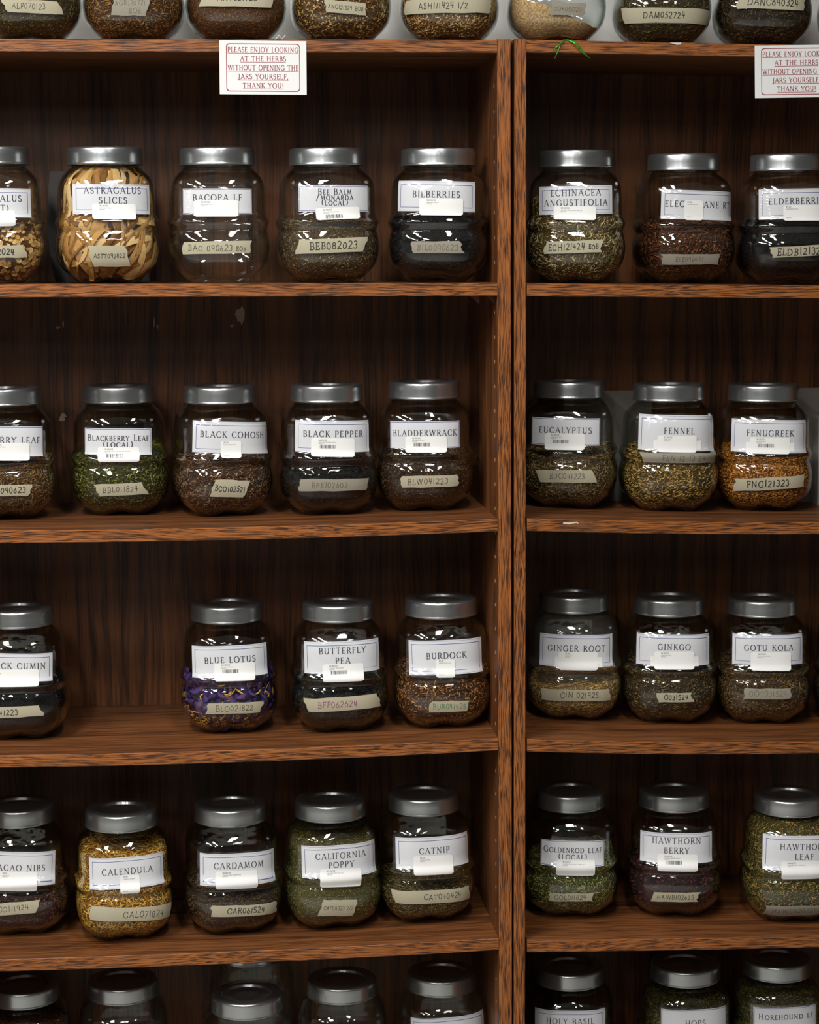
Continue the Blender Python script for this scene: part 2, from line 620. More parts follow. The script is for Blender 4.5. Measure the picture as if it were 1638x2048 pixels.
GLASS = glass_mat('clear_jar_glass')
GLASS_DUSTY = glass_mat('dusty_jar_glass', 0.022)
FILM = film_mat()
LIDM = lid_mat()
PAPER = plain('white_label_paper', (0.68, 0.69, 0.72, 1), 0.6)
STICKER = plain('white_sticker_paper', (0.78, 0.78, 0.76, 1), 0.5)
INK = plain('title_ink', rgb(30, 31, 42), 0.6)
BLUE = plain('blue_border_ink', rgb(46, 62, 138), 0.6)
PRINT = plain('thermal_print', rgb(52, 50, 52), 0.6)
PENS = {'k': plain('black_pen', rgb(26, 25, 26), 0.6), 'g': plain('green_pen', rgb(40, 112, 72), 0.6), 'p': plain('purple_pen', rgb(120, 40, 100), 0.6), 'f': plain('faint_pencil', rgb(92, 84, 74), 0.7)}
MASK = plain('masking_tape', rgb(168, 161, 137), 0.75, bump=0.5, bscale=900)
MASK_G = plain('greyed_masking_tape', rgb(140, 134, 119), 0.75, bump=0.5, bscale=900)
RED = plain('dark_red_ink', rgb(140, 30, 48), 0.6)

GLASS_ME = make_glass_mesh()
LID_ME = make_lid_mesh()

# ------------------------------------------------------------------ lettering
# L x0 y0 x1 y1 w (k thick, t thin) | A cx cy rx ry a0 a1 | S x y serif | T x y0 y1 tick
GL = {
    'A': (.84, 'L.42,1.02,.08,0,t L.42,1.02,.77,0,k L.2,.36,.64,.36,t S.08,0 S.77,0'),
    'B': (.68, 'L.15,0,.15,1,k L.05,1,.34,1,t A.34,.755,.21,.245,90,-90 L.15,.51,.36,.51,t A.36,.255,.25,.255,90,-90 L.05,0,.36,0,t'),
    'C': (.80, 'A.46,.5,.4,.51,48,312 L.735,.9,.735,.68,t L.735,.1,.735,.28,t'),
    'D': (.86, 'L.15,0,.15,1,k L.05,1,.38,1,t A.38,.5,.41,.5,90,-90 L.05,0,.38,0,t'),
    'E': (.62, 'L.15,0,.15,1,k L.05,1,.52,1,t L.15,.52,.44,.52,t L.05,0,.55,0,t L.52,1.01,.52,.84,t L.55,-.01,.57,.18,t L.44,.6,.44,.44,t'),
    'F': (.58, 'L.15,0,.15,1,k L.05,1,.52,1,t L.15,.52,.44,.52,t L.52,1.01,.52,.84,t L.44,.6,.44,.44,t S.15,0'),
    'G': (.86, 'A.46,.5,.4,.51,48,318 L.735,.9,.735,.68,t L.745,.06,.745,.4,k S.745,.42'),
    'H': (.88, 'L.16,0,.16,1,k L.72,0,.72,1,k L.16,.52,.72,.52,t S.16,0 S.16,1 S.72,0 S.72,1'),
    'I': (.34, 'L.17,0,.17,1,k S.17,0 S.17,1'),
    'J': (.42, 'L.26,1,.26,.08,k A.06,.08,.2,.26,0,-120 S.26,1'),
    'K': (.76, 'L.15,0,.15,1,k L.6,1,.16,.46,t L.28,.6,.7,0,k S.15,0 S.15,1 S.6,1 S.7,0'),
    'L': (.60, 'L.15,0,.15,1,k L.05,0,.54,0,t L.54,-.01,.56,.2,t S.15,1'),
    'M': (1.02, 'L.13,0,.2,1,t L.2,1,.51,.06,k L.51,.06,.8,1,t L.8,1,.89,0,k S.13,0 S.89,0 S.17,1 S.83,1'),
    'N': (.90, 'L.15,0,.15,1,t L.15,1,.74,0,k L.74,-.02,.74,1,t S.15,0 S.12,1 S.74,1'),
    'O': (.92, 'A.46,.5,.4,.51,0,360'),
    'P': (.64, 'L.15,0,.15,1,k L.05,1,.34,1,t A.34,.74,.23,.26,90,-90 L.15,.48,.34,.48,t S.15,0'),
    'Q': (.92, 'A.46,.5,.4,.51,0,360 L.5,.08,.86,-.16,k'),
    'R': (.74, 'L.15,0,.15,1,k L.05,1,.34,1,t A.34,.75,.22,.25,90,-90 L.15,.5,.34,.5,t L.34,.5,.7,0,k S.15,0 S.7,0'),
    'S': (.56, 'A.28,.755,.2,.255,40,270 A.28,.255,.22,.265,90,-140 L.45,.98,.45,.8,t L.08,.04,.08,.22,t'),
    'T': (.74, 'L.37,0,.37,1,k L.04,1,.7,1,t L.04,1.01,.04,.82,t L.7,1.01,.7,.82,t S.37,0'),
    'U': (.84, 'L.15,1,.15,.34,k A.41,.34,.26,.35,180,360 L.67,.34,.67,1,t S.15,1 S.67,1'),
    'V': (.82, 'L.08,1,.42,-.02,k L.42,-.02,.75,1,t S.08,1 S.75,1'),
    'W': (1.14, 'L.07,1,.34,-.02,k L.34,-.02,.58,1,t L.58,1,.82,-.02,k L.82,-.02,1.07,1,t S.07,1 S.58,1 S.1.07,1'),
    'X': (.78, 'L.1,1,.68,0,k L.66,1,.1,0,t S.1,1 S.68,0 S.66,1 S.1,0'),
    'Y': (.76, 'L.06,1,.38,.48,k L.38,.48,.7,1,t L.38,.48,.38,0,k S.06,1 S.7,1 S.38,0'),
    'Z': (.66, 'L.08,1,.58,1,t L.58,1,.06,0,k L.06,0,.6,0,t'),
    '0': (.62, 'A.3,.5,.25,.5,0,360'), '1': (.36, 'L.18,1,.18,0,k'),
    '2': (.62, 'A.29,.73,.23,.27,165,-38 L.47,.565,.05,0,t L.05,0,.58,0,t'),
    '3': (.60, 'A.27,.75,.21,.25,150,-90 A.27,.26,.25,.26,90,-150'),
    '4': (.62, 'L.1,1,.08,.42,t L.08,.42,.54,.42,t L.42,.95,.4,0,k'),
    '5': (.60, 'L.52,1,.14,1,t L.14,1,.1,.56,t A.26,.29,.25,.3,125,-150'),
    '6': (.60, 'A.29,.28,.24,.28,0,360 L.055,.32,.36,1,t'), '7': (.60, 'L.05,1,.55,1,t L.55,1,.2,0,k'),
    '8': (.60, 'A.29,.76,.19,.24,0,360 A.29,.26,.24,.26,0,360'), '9': (.60, 'A.28,.72,.22,.28,0,360 L.5,.74,.46,0,k'),
    '(': (.40, 'A.5,.5,.36,.6,128,232'), ')': (.40, 'A-.1,.5,.36,.6,52,-52'), '/': (.56, 'L.02,-.15,.5,1.1,k'),
    '.': (.26, 'L.13,0,.13,.1,k'), ',': (.26, 'L.15,.1,.07,-.16,k'), '!': (.34, 'L.17,1,.17,.28,k L.17,0,.17,.1,k'),
    '$': (.6, 'A.28,.72,.2,.2,40,270 A.28,.28,.22,.24,90,-140 L.28,1.05,.28,-.05,t'), ' ': (.42, ''), '-': (.4, 'L.06,.45,.34,.45,t'),
}
_parsed = {}


def glyph(ch):
    if ch in _parsed:
        return _parsed[ch]
    adv, s = GL.get(ch, GL[' '])
    st = []
    for t in s.split():
        p = t[1:].split(',')
        if t[0] == 'L':
            a = [float(x) for x in p[:4]]
            st.append(('L', a, p[4]))
        elif t[0] == 'A':
            st.append(('A', [float(x) for x in p], ''))
        else:
            if len(p) == 2:
                st.append(('S', [float(x) for x in p], ''))
    _parsed[ch] = (adv, st)
    return _parsed[ch]


GL['W'] = (1.14, GL['W'][1].replace('S.1.07,1', 'S1.07,1'))


def ribbon(pts, ws, quads):
    pts = np.asarray(pts, float)
    d = np.gradient(pts, axis=0)
    ln = np.hypot(d[:, 0], d[:, 1])
    ln[ln == 0] = 1
    nrm = np.stack([-d[:, 1] / ln, d[:, 0] / ln], 1) * (np.asarray(ws) / 2)[:, None]
    a, b = pts + nrm, pts - nrm
    for i in range(len(pts) - 1):
        quads.append([a[i], a[i + 1], b[i + 1], b[i]])


def text_quads(text, cap, track=0.20, style='serif', thick=0.145, thin=0.075, jitter=0.0, rnd=None, small=0.8, slant=0.0):
    """strokes of a line of lettering as quads, origin at the left end of the baseline; returns quads, width"""
    quads, x = [], 0.0
    prev_space = True
    for ch in text:
        k = 1.0
        up = ch
        if ch.islower():
            up, k = ch.upper(), small
        adv, st = glyph(up)
        ox, oy, kk = x, 0.0, k
        if jitter and rnd:
            oy = rnd.uniform(-jitter, jitter)
            kk = k * (1 + rnd.uniform(-jitter, jitter) * 1.2)
            sl = slant + rnd.uniform(-jitter, jitter)
        else:
            sl = slant
        tf = lambda px, py: ((ox + (px + sl * py) * kk) * cap, (oy + py * kk) * cap)
        for t, p, w in st:
            if t == 'L':
                x0, y0, x1, y1 = p
                if style == 'serif':
                    ww = (thick if w == 'k' else thin) * cap
                    n = 3
                else:
                    ww = thick * cap
                    dl = math.hypot(x1 - x0, y1 - y0) or 1
                    ex, ey = (x1 - x0) / dl * thick * .4, (y1 - y0) / dl * thick * .4
                    x0, y0, x1, y1 = x0 - ex, y0 - ey, x1 + ex, y1 + ey
                    n = 4
                pp = [tf(x0 + (x1 - x0) * q / (n - 1), y0 + (y1 - y0) * q / (n - 1)) for q in range(n)]
                if style != 'serif':
                    pp = [(a + (rnd.uniform(-1, 1) * .012 * cap if rnd and 0 < i < n - 1 else 0), b) for i, (a, b) in enumerate(pp)]
                ribbon(pp, [ww] * n, quads)
            elif t == 'A':
                cx, cy_, rx, ry, a0, a1 = p
                n = max(5, int(abs(a1 - a0) / 18))
                pp, ws = [], []
                for q in range(n + 1):
                    a = math.radians(a0 + (a1 - a0) * q / n)
                    pp.append(tf(cx + rx * math.cos(a), cy_ + ry * math.sin(a)))
                    dx, dy = -rx * math.sin(a), ry * math.cos(a)
                    v = abs(dy) / (math.hypot(dx, dy) or 1)
                    ws.append(((thin + (thick * 1.05 - thin) * v) if style == 'serif' else thick) * cap)
                ribbon(pp, ws, quads)
            elif t == 'S' and style == 'serif':
                sx, sy = p
                pp = [tf(sx - .12, sy), tf(sx, sy), tf(sx + .12, sy)]
                ribbon(pp, [thin * cap * .9] * 3, quads)
        x += (adv + track) * k
    return quads, (x - track) * cap


def place_quads(quads, u0, v0, ang=0.0, sx=1.0):
    q = np.asarray(quads, float)
    c, s = math.cos(ang), math.sin(ang)
    a, b = q[..., 0] * sx, q[..., 1]
    return np.stack([u0 + c * a - s * b, v0 + s * a + c * b], -1)


def quads_on_jar(name, Q, off, m, parent):
    """Q n x 4 x 2 of (u, z) -> mesh on the jar"""
    Q = np.asarray(Q).reshape(-1, 2)
    V = surf(Q[:, 0], Q[:, 1], off)
    F = np.arange(len(V)).reshape(-1, 4)
    return link_obj(name, np_mesh(name, V, [F], [m], smooth=False), parent)


def rect_quads(u0, u1, v0, v1, nu=1):
    us = np.linspace(u0, u1, nu + 1)
    return [[(us[i], v0), (us[i + 1], v0), (us[i + 1], v1), (us[i], v1)] for i in range(nu)]


def rot_uv(Q, cu, cz, ang):
    c, s = math.cos(ang), math.sin(ang)
    Q = np.asarray(Q, float)
    return np.stack([cu + c * Q[..., 0] - s * Q[..., 1], cz + s * Q[..., 0] + c * Q[..., 1]], -1)


def patch_on_jar(name, cu, cz, w, h, ang, off, m, parent, nu=28, nv=6, left=None, right=None, top=None, bot=None, thick=0.00018, extra=None):
    """a sheet of paper or tape stuck to the glass, its outline given by edge functions, with a rim down to the glass"""
    U, Vv = [], []
    for j in range(nv + 1):
        v = j / nv
        l = -w / 2 + (left(v) if left else 0)
        r = w / 2 + (right(v) if right else 0)
        for i in range(nu + 1):
            s = i / nu
            b = -h / 2 + (bot(s) if bot else 0)
            t = h / 2 + (top(s) if top else 0)
            U.append(l + (r - l) * s)
            Vv.append(b + (t - b) * v)
    uv = rot_uv(np.stack([U, Vv], -1), cu, cz, ang)
    offs = np.full(len(uv), off)
    if extra is not None:
        offs = offs + extra(np.array(U), np.array(Vv))
    V1 = surf(uv[:, 0], uv[:, 1], offs)
    V0 = surf(uv[:, 0], uv[:, 1], offs - thick)
    n = nu + 1
    F = [(j * n + i, j * n + i + 1, (j + 1) * n + i + 1, (j + 1) * n + i) for j in range(nv) for i in range(nu)]
    N = len(V1)
    bd = [i for i in range(nu)] + [nu + n * j for j in range(nv)] + [nv * n + i for i in range(nu, 0, -1)] + [n * j for j in range(nv, 0, -1)]
    nb = len(bd)
    V = np.concatenate([V1, V1[bd], V0[bd]])
    F += [(N + (k + 1) % nb, N + k, N + nb + k, N + nb + (k + 1) % nb) for k in range(nb)]
    return link_obj(name, np_mesh(name, V, [np.array(F)], [m], smooth=True), parent)


# ------------------------------------------------------------------ what fills the jars
def herb_mats(key, pal, body, rough=0.75):
    m, nt = new_mat(key + '_bits')
    L = nt.links.new
    g = node(nt, 'ShaderNodeNewGeometry')
    n = len(pal)
    cr = ramp(nt, [((i + 0.0) / n, rgb(*c, k=1.22)) for i, c in enumerate(pal)], 'CONSTANT')
    L(g.outputs['Random Per Island'], cr.inputs[0])
    b = node(nt, 'ShaderNodeBsdfPrincipled', i_Roughness=rough)
    b.inputs['Specular IOR Level'].default_value = 0.12
    L(cr.outputs[0], b.inputs['Base Color'])
    o = node(nt, 'ShaderNodeOutputMaterial')
    L(b.outputs[0], o.inputs[0])
    m2, nt = new_mat(key + '_mass')
    L = nt.links.new
    tc = node(nt, 'ShaderNodeTexCoord')
    nz = node(nt, 'ShaderNodeTexNoise', i_Scale=320.0, i_Detail=3.0)
    L(tc.outputs['Object'], nz.inputs['Vector'])
    cr = ramp(nt, [(0.36, rgb(*body, k=0.55)), (0.64, rgb(*body, k=1.25))])
    L(nz.outputs[0], cr.inputs[0])
    b = node(nt, 'ShaderNodeBsdfPrincipled', i_Roughness=0.85)
    b.inputs['Specular IOR Level'].default_value = 0.2
    L(cr.outputs[0], b.inputs['Base Color'])
    bp = node(nt, 'ShaderNodeBump', i_Strength=0.8, i_Distance=0.0015)
    L(nz.outputs[0], bp.inputs['Height'])
    L(bp.outputs[0], b.inputs['Normal'])
    o = node(nt, 'ShaderNodeOutputMaterial')
    L(b.outputs[0], o.inputs[0])
    return m, m2


WALL = 0.0026


def level_fn(level, slope=(0, 0), bump=0.002, seed=0):
    rs = np.random.RandomState(seed)
    ph = rs.rand(4) * 6.28

    def f(x, y):
        return level + slope[0] * x + slope[1] * y + bump * (np.sin(x * 95 + ph[0]) * np.cos(y * 80 + ph[1]) + 0.6 * np.sin(x * 170 + y * 120 + ph[2]))
    return f


def inner(phi, z, inset):
    q = polar(phi, z) - WALL - inset
    return np.stack([q * np.sin(phi), -q * np.cos(phi), z + foot(phi, z)], -1)


def fill_body(lev):
    """the packed mass: sides just inside the glass, a lumpy top"""
    n, mr = 64, 14
    phi = np.arange(n) * 2 * PI / n
    V = []
    zt = 0.05 * np.ones(n)
    for _ in range(4):
        q = polar(phi, zt) - WALL - 0.003
        zt = np.clip(lev(q * np.sin(phi), -q * np.cos(phi)), 0.012, 0.178)
    for i in range(mr + 1):
        t = i / mr
        z = 0.005 + (zt - 0.005) * t
        V.append(inner(phi, z, 0.0026))
    top = []
    for s in (0.93, 0.75, 0.55, 0.35, 0.15):
        x, y = V[mr][:, 0] * s, V[mr][:, 1] * s
        z = np.clip(lev(x, y), 0.012, 0.19)
        top.append(np.stack([x, y, z], 1))
    allr = V + top
    VV = np.concatenate(allr + [np.array([[0, 0, float(np.clip(lev(0, 0), .012, .19))]])])
    k = np.arange(n)
    k1 = (k + 1) % n
    F = np.concatenate([np.stack([i * n + k, i * n + k1, (i + 1) * n + k1, (i + 1) * n + k], 1) for i in range(len(allr) - 1)])
    a = (len(allr) - 1) * n
    tri = np.concatenate([np.stack([a + k, a + k1, np.full(n, len(VV) - 1)], 1), np.stack([k1, k, np.full(n, 0)], 1)[1:-1]])
    return VV, F, tri, zt


def strips(C, T, N, Ln, W, Th, K, taper, rs, bend=0.0, roll=0.5):
    """n little tapered pieces with K cross-sections each; C centre, T direction, N outward"""
    n = len(C)
    S = np.cross(T, N)
    S /= np.linalg.norm(S, axis=1, keepdims=True) + 1e-9
    N2 = np.cross(S, T)
    a = (rs.rand(n) - .5) * 2 * roll
    ca, sa = np.cos(a)[:, None], np.sin(a)[:, None]
    S, N2 = S * ca + N2 * sa, N2 * ca - S * sa
    Vs = []
    bb = (rs.rand(n) - .5) * 2 * bend
    for k in range(K):
        s = k / (K - 1) * 2 - 1
        w = 1 - (1 - taper) * abs(s) ** 1.5
        P = C + T * (Ln * s / 2)[:, None] + S * (bb * Ln * (s * s - .4))[:, None] - N2 * (np.abs(bb) * Ln * .25 * s * s)[:, None]
        hw, ht = (W / 2 * w)[:, None], (Th / 2 * (0.4 + 0.6 * w))[:, None]
        Vs += [P + S * hw, P + N2 * ht, P - S * hw, P - N2 * ht]
    V = np.stack(Vs, 1).reshape(-1, 3)
    F1 = []
    for k in range(K - 1):
        for j in range(4):
            j1 = (j + 1) % 4
            F1.append((k * 4 + j, k * 4 + j1, k * 4 + 4 + j1, k * 4 + 4 + j))
    F1.append((3, 2, 1, 0))
    e = (K - 1) * 4
    F1.append((e, e + 1, e + 2, e + 3))
    F1 = np.array(F1)
    F = (np.arange(n)[:, None, None] * (4 * K) + F1[None]).reshape(-1, 4)
    return V, F


def scatter_side(rs, n, zt_fn, lo=0.006, spread=1.95, inset=(0.0005, 0.0024)):
    """points just inside the glass, on the front and the sides"""
    phi = (rs.rand(n) - .5) * 2 * spread
    zmax = zt_fn(phi)
    z = lo + (zmax - lo) * rs.rand(n)
    ins = inset[0] + (inset[1] - inset[0]) * rs.rand(n)
    P = inner(phi, z, ins)
    e = 1e-3
    D1 = inner(phi + e, z, ins) - inner(phi - e, z, ins)
    D2 = inner(phi, z + e, ins) - inner(phi, np.maximum(z - e, 0.0), ins)
    D1 /= np.linalg.norm(D1, axis=1, keepdims=True)
    D2 /= np.linalg.norm(D2, axis=1, keepdims=True)
    N = np.cross(D1, D2)
    N /= np.linalg.norm(N, axis=1, keepdims=True)
    return P, D1, D2, N


def build_fill(key, level, spec, seed, slope=(0, 0)):
    rs = np.random.RandomState(seed)
    lev = level_fn(level, slope, spec.get('lump', 0.002), seed)
    V, F, tri, zt = fill_body(lev)
    pz = np.concatenate([zt, zt[:1]])
    pp = np.concatenate([np.arange(64) * 2 * PI / 64, [2 * PI]])
    ztf = lambda ph: np.interp(np.mod(ph, 2 * PI), pp, pz)
    Vs, Fs, mi = [V], [F], [np.ones(len(F), int)]
    tris, tmi = [tri], [np.ones(len(tri), int)]
    base = len(V)
    for (num, ln, wd, th, K, tp, bend, flat) in spec['bits']:
        hgt = max(level, 0.03)
        ns = int(num * hgt / 0.1)
        P, D1, D2, N = scatter_side(rs, ns, ztf, inset=(0.0004 + th * .4, 0.0016 + th * .8))
        a = rs.randn(ns) * 0.75 if flat else rs.rand(ns) * PI
        T = D1 * np.cos(a)[:, None] + D2 * np.sin(a)[:, None]
        nt_ = int(num * 0.55)
        r = np.sqrt(rs.rand(nt_)) * 0.96
        ph = rs.rand(nt_) * 2 * PI
        zz = ztf(ph)
        q = (polar(ph, zz) - WALL - 0.0035) * r
        x, y = q * np.sin(ph), -q * np.cos(ph)
        P2 = np.stack([x, y, np.clip(lev(x, y), 0.012, 0.188) + 0.001 + rs.rand(nt_) * 0.002], 1)
        a2 = rs.rand(nt_) * 2 * PI
        el = rs.randn(nt_) * 0.25
        T2 = np.stack([np.cos(a2) * np.cos(el), np.sin(a2) * np.cos(el), np.sin(el)], 1)
        # keep the pieces lying near the glass flat along it
        N2 = np.tile(np.array([0, 0, 1.0]), (nt_, 1))
        C = np.concatenate([P, P2])
        T = np.concatenate([T, T2])
        NN = np.concatenate([N, N2])
        m = len(C)
        L_ = ln[0] + (ln[1] - ln[0]) * rs.rand(m) ** 1.4
        # shorten what would reach through the wall
        rim = np.concatenate([np.ones(ns), np.clip((1 - r) * 30, 0.25, 1)])
        W_ = wd * (0.6 + 0.8 * rs.rand(m))
        v, f = strips(C, T, NN, L_ * rim, W_, np.full(m, th), K, tp, rs, bend, 0.35 if flat else 0.7)
        Vs.append(v)
        Fs.append(f + base)
        mi.append(np.zeros(len(f), int))
        base += len(v)
    me = np_mesh(key, np.concatenate(Vs), [np.concatenate(Fs)] + tris, list(spec['mats']), np.concatenate(mi + tmi), smooth=spec.get('smooth', True))
    return me


def build_coins(key, level, spec, seed):
    """sliced roots: many little round slices"""
    rs = np.random.RandomState(seed)
    lev = level_fn(level, (0, 0), 0.003, seed)
    V, F, tri, zt = fill_body(lev)
    Vs, Fs, mi = [V], [F], [np.ones(len(F), int)]
    tris, tmi = [tri], [np.ones(len(tri), int)]
    base = len(V)
    pz = np.concatenate([zt, zt[:1]])
    pp = np.concatenate([np.arange(64) * 2 * PI / 64, [2 * PI]])
    P, D1, D2, N = scatter_side(rs, 620, lambda ph: np.interp(np.mod(ph, 2 * PI), pp, pz), inset=(0.0022, 0.0034))
    m = 200
    r = np.sqrt(rs.rand(m)) * .9
    ph = rs.rand(m) * 2 * PI
    q = (polar(ph, np.full(m, level)) - .006) * r
    P2 = np.stack([q * np.sin(ph), -q * np.cos(ph), lev(q * np.sin(ph), -q * np.cos(ph)) + .002], 1)
    ex = np.array([1.0, 0, 0])
    C = np.concatenate([P, P2])
    N = np.concatenate([N, np.tile([0, 0, 1.0], (m, 1))]) + rs.randn(len(C), 3) * 0.22
    N /= np.linalg.norm(N, axis=1, keepdims=True)
    A = np.cross(N, np.tile([0.1, 0.2, 1.0], (len(C), 1)) + rs.randn(len(C), 3) * .3)
    A /= np.linalg.norm(A, axis=1, keepdims=True)
    B = np.cross(N, A)
    R = 0.0024 + 0.0028 * rs.rand(len(C)) ** 1.5
    n = 10
    rings = [(0.34, .0013), (0.46, .0010), (0.9, .0013), (1.0, .0009), (1.0, -.0012)]
    VV = []
    for rr, h in rings:
        for k in range(n):
            t = 2 * PI * k / n
            VV.append(C + (A * math.cos(t) + B * math.sin(t)) * (R * rr)[:, None] + N * h)
    VV = np.stack(VV, 1).reshape(-1, 3)
    f1 = [(i * n + k, i * n + (k + 1) % n, (i + 1) * n + (k + 1) % n, (i + 1) * n + k) for i in range(4) for k in range(n)]
    fm = [2] * n + [0] * n + [2] * n + [2] * n
    F2 = (np.arange(len(C))[:, None, None] * (5 * n) + np.array(f1)[None]).reshape(-1, 4) + base
    cap = np.array([(0, i, i + 1) for i in range(1, n - 1)])
    T2 = (np.arange(len(C))[:, None, None] * (5 * n) + cap[None]).reshape(-1, 3) + base
    return np_mesh(key, np.concatenate([V, VV]), [np.concatenate([F, F2]), np.concatenate([tri, T2])], list(spec['mats']) + [spec['rim']],
                   np.concatenate([np.ones(len(F), int), np.tile(fm, len(C)), np.ones(len(tri), int), np.full(len(T2), 0)]), smooth=False)


def build_long(key, level, spec, seed, groups):
    """long slices or petals bent along the inside of the glass; groups: (n, length, width, thickness, inset range, z range, slant)"""
    rs = np.random.RandomState(seed)
    lev = level_fn(level, (0, 0), 0.003, seed)
    V, F, tri, zt = fill_body(level_fn(spec.get('core', level * .9), (0, 0), .004, seed))
    V[:, :2] *= spec.get('shrink', 0.8)
    Vs, Fs, mi = [V], [F], [np.full(len(F), 1)]
    tris, tmi = [tri], [np.full(len(tri), 1)]
    base = len(V)
    for (num, ln, wd, th, ins, zr, sl, mslot) in groups:
        K = 8
        L_ = ln[0] + (ln[1] - ln[0]) * rs.rand(num)
        a = sl[0] + sl[1] * rs.randn(num)
        p0 = (rs.rand(num) - .5) * 2 * 1.9
        z0 = zr[0] + (zr[1] - zr[0]) * rs.rand(num)
        I = ins[0] + (ins[1] - ins[0]) * rs.rand(num)
        wv = rs.rand(num) * 6.28
        cur = rs.randn(num) * spec.get('curl', 0.3)
        Cs = []
        for k in range(K):
            s = k / (K - 1) - .5
            aa = a + cur * s * 2
            z = np.clip(z0 + np.sin(aa) * L_ * s, 0.007, min(level, 0.176))
            ph = p0 + np.cos(aa) * L_ * s / 0.07
            Cs.append(inner(ph, z, I + 0.0012 * np.sin(wv + 7 * s)))
        Cs = np.stack(Cs, 1)
        T = np.gradient(Cs, axis=1)
        T /= np.linalg.norm(T, axis=2, keepdims=True) + 1e-9
        O = Cs.copy()
        O[..., 2] = 0
        O /= np.linalg.norm(O, axis=2, keepdims=True) + 1e-9
        S = np.cross(T, O)
        S /= np.linalg.norm(S, axis=2, keepdims=True) + 1e-9
        N = np.cross(S, T)
        ro = rs.randn(num) * 0.25
        cr_, sr_ = np.cos(ro)[:, None, None], np.sin(ro)[:, None, None]
        S, N = S * cr_ + N * sr_, N * cr_ - S * sr_
        s = np.linspace(-1, 1, K)
        prof = (1 - np.abs(s) ** 3 * spec.get('taper', .3))[None, :, None]
        W = (wd * (0.6 + .8 * rs.rand(num)))[:, None, None] * prof / 2
        vv = np.stack([Cs + S * W, Cs + N * th / 2, Cs - S * W, Cs - N * th / 2], 2).reshape(-1, 3)
        f1 = [(k * 4 + j, k * 4 + (j + 1) % 4, k * 4 + 4 + (j + 1) % 4, k * 4 + 4 + j) for k in range(K - 1) for j in range(4)] + [(3, 2, 1, 0), (4 * K - 4, 4 * K - 3, 4 * K - 2, 4 * K - 1)]
        f = (np.arange(num)[:, None, None] * 4 * K + np.array(f1)[None]).reshape(-1, 4) + base
        # nothing may poke through the glass
        phv = np.arctan2(vv[:, 0], -vv[:, 1])
        lim = polar(phv, np.clip(vv[:, 2], 0, .198)) - 0.0014
        rr = np.hypot(vv[:, 0], vv[:, 1])
        kf = np.minimum(1, lim / np.maximum(rr, 1e-6))
        vv[:, 0] *= kf
        vv[:, 1] *= kf
        Vs.append(vv)
        Fs.append(f)
        mi.append(np.full(len(f), mslot))
        base += len(vv)
    return np_mesh(key, np.concatenate(Vs), [np.concatenate(Fs)] + tris, list(spec['mats']), np.concatenate(mi + tmi), smooth=spec.get('smooth', True))

# ------------------------------------------------------------------ herbs: colours of the bits, of the mass between them (mostly darkened, painting in the gaps' shade), and the bits' shapes
# bits: (how many on 0.1 m of height, length range, width, thickness, sections, taper, bend, lies flat)
FINE = [(2600, (.002, .006), .0011, .0007, 3, .4, .15, False)]
LEAF = [(1700, (.003, .009), .0021, .0006, 3, .45, .2, False), (900, (.002, .005), .0014, .0007, 3, .5, .1, False)]
CHIP = [(1500, (.003, .008), .0024, .0012, 2, .8, .0, False), (800, (.002, .004), .0016, .001, 2, .8, .0, False)]
SEED = [(2300, (.004, .0075), .0019, .0016, 3, .35, .12, True)]
GRIT = [(3600, (.0016, .0032), .0016, .0012, 2, .8, .0, False)]
BERRY = [(900, (.006, .0095), .0072, .0062, 4, .45, .0, False)]
PEPPER = [(1500, (.0036, .0046), .0042, .0040, 4, .5, .0, False)]
PETAL = [(1500, (.007, .016), .0021, .0006, 4, .4, .35, False), (700, (.003, .008), .0014, .0006, 3, .4, .3, False)]
STRAW = [(1500, (.004, .012), .0013, .0008, 3, .5, .12, False), (1500, (.002, .005), .0013, .0008, 3, .5, .12, False)]
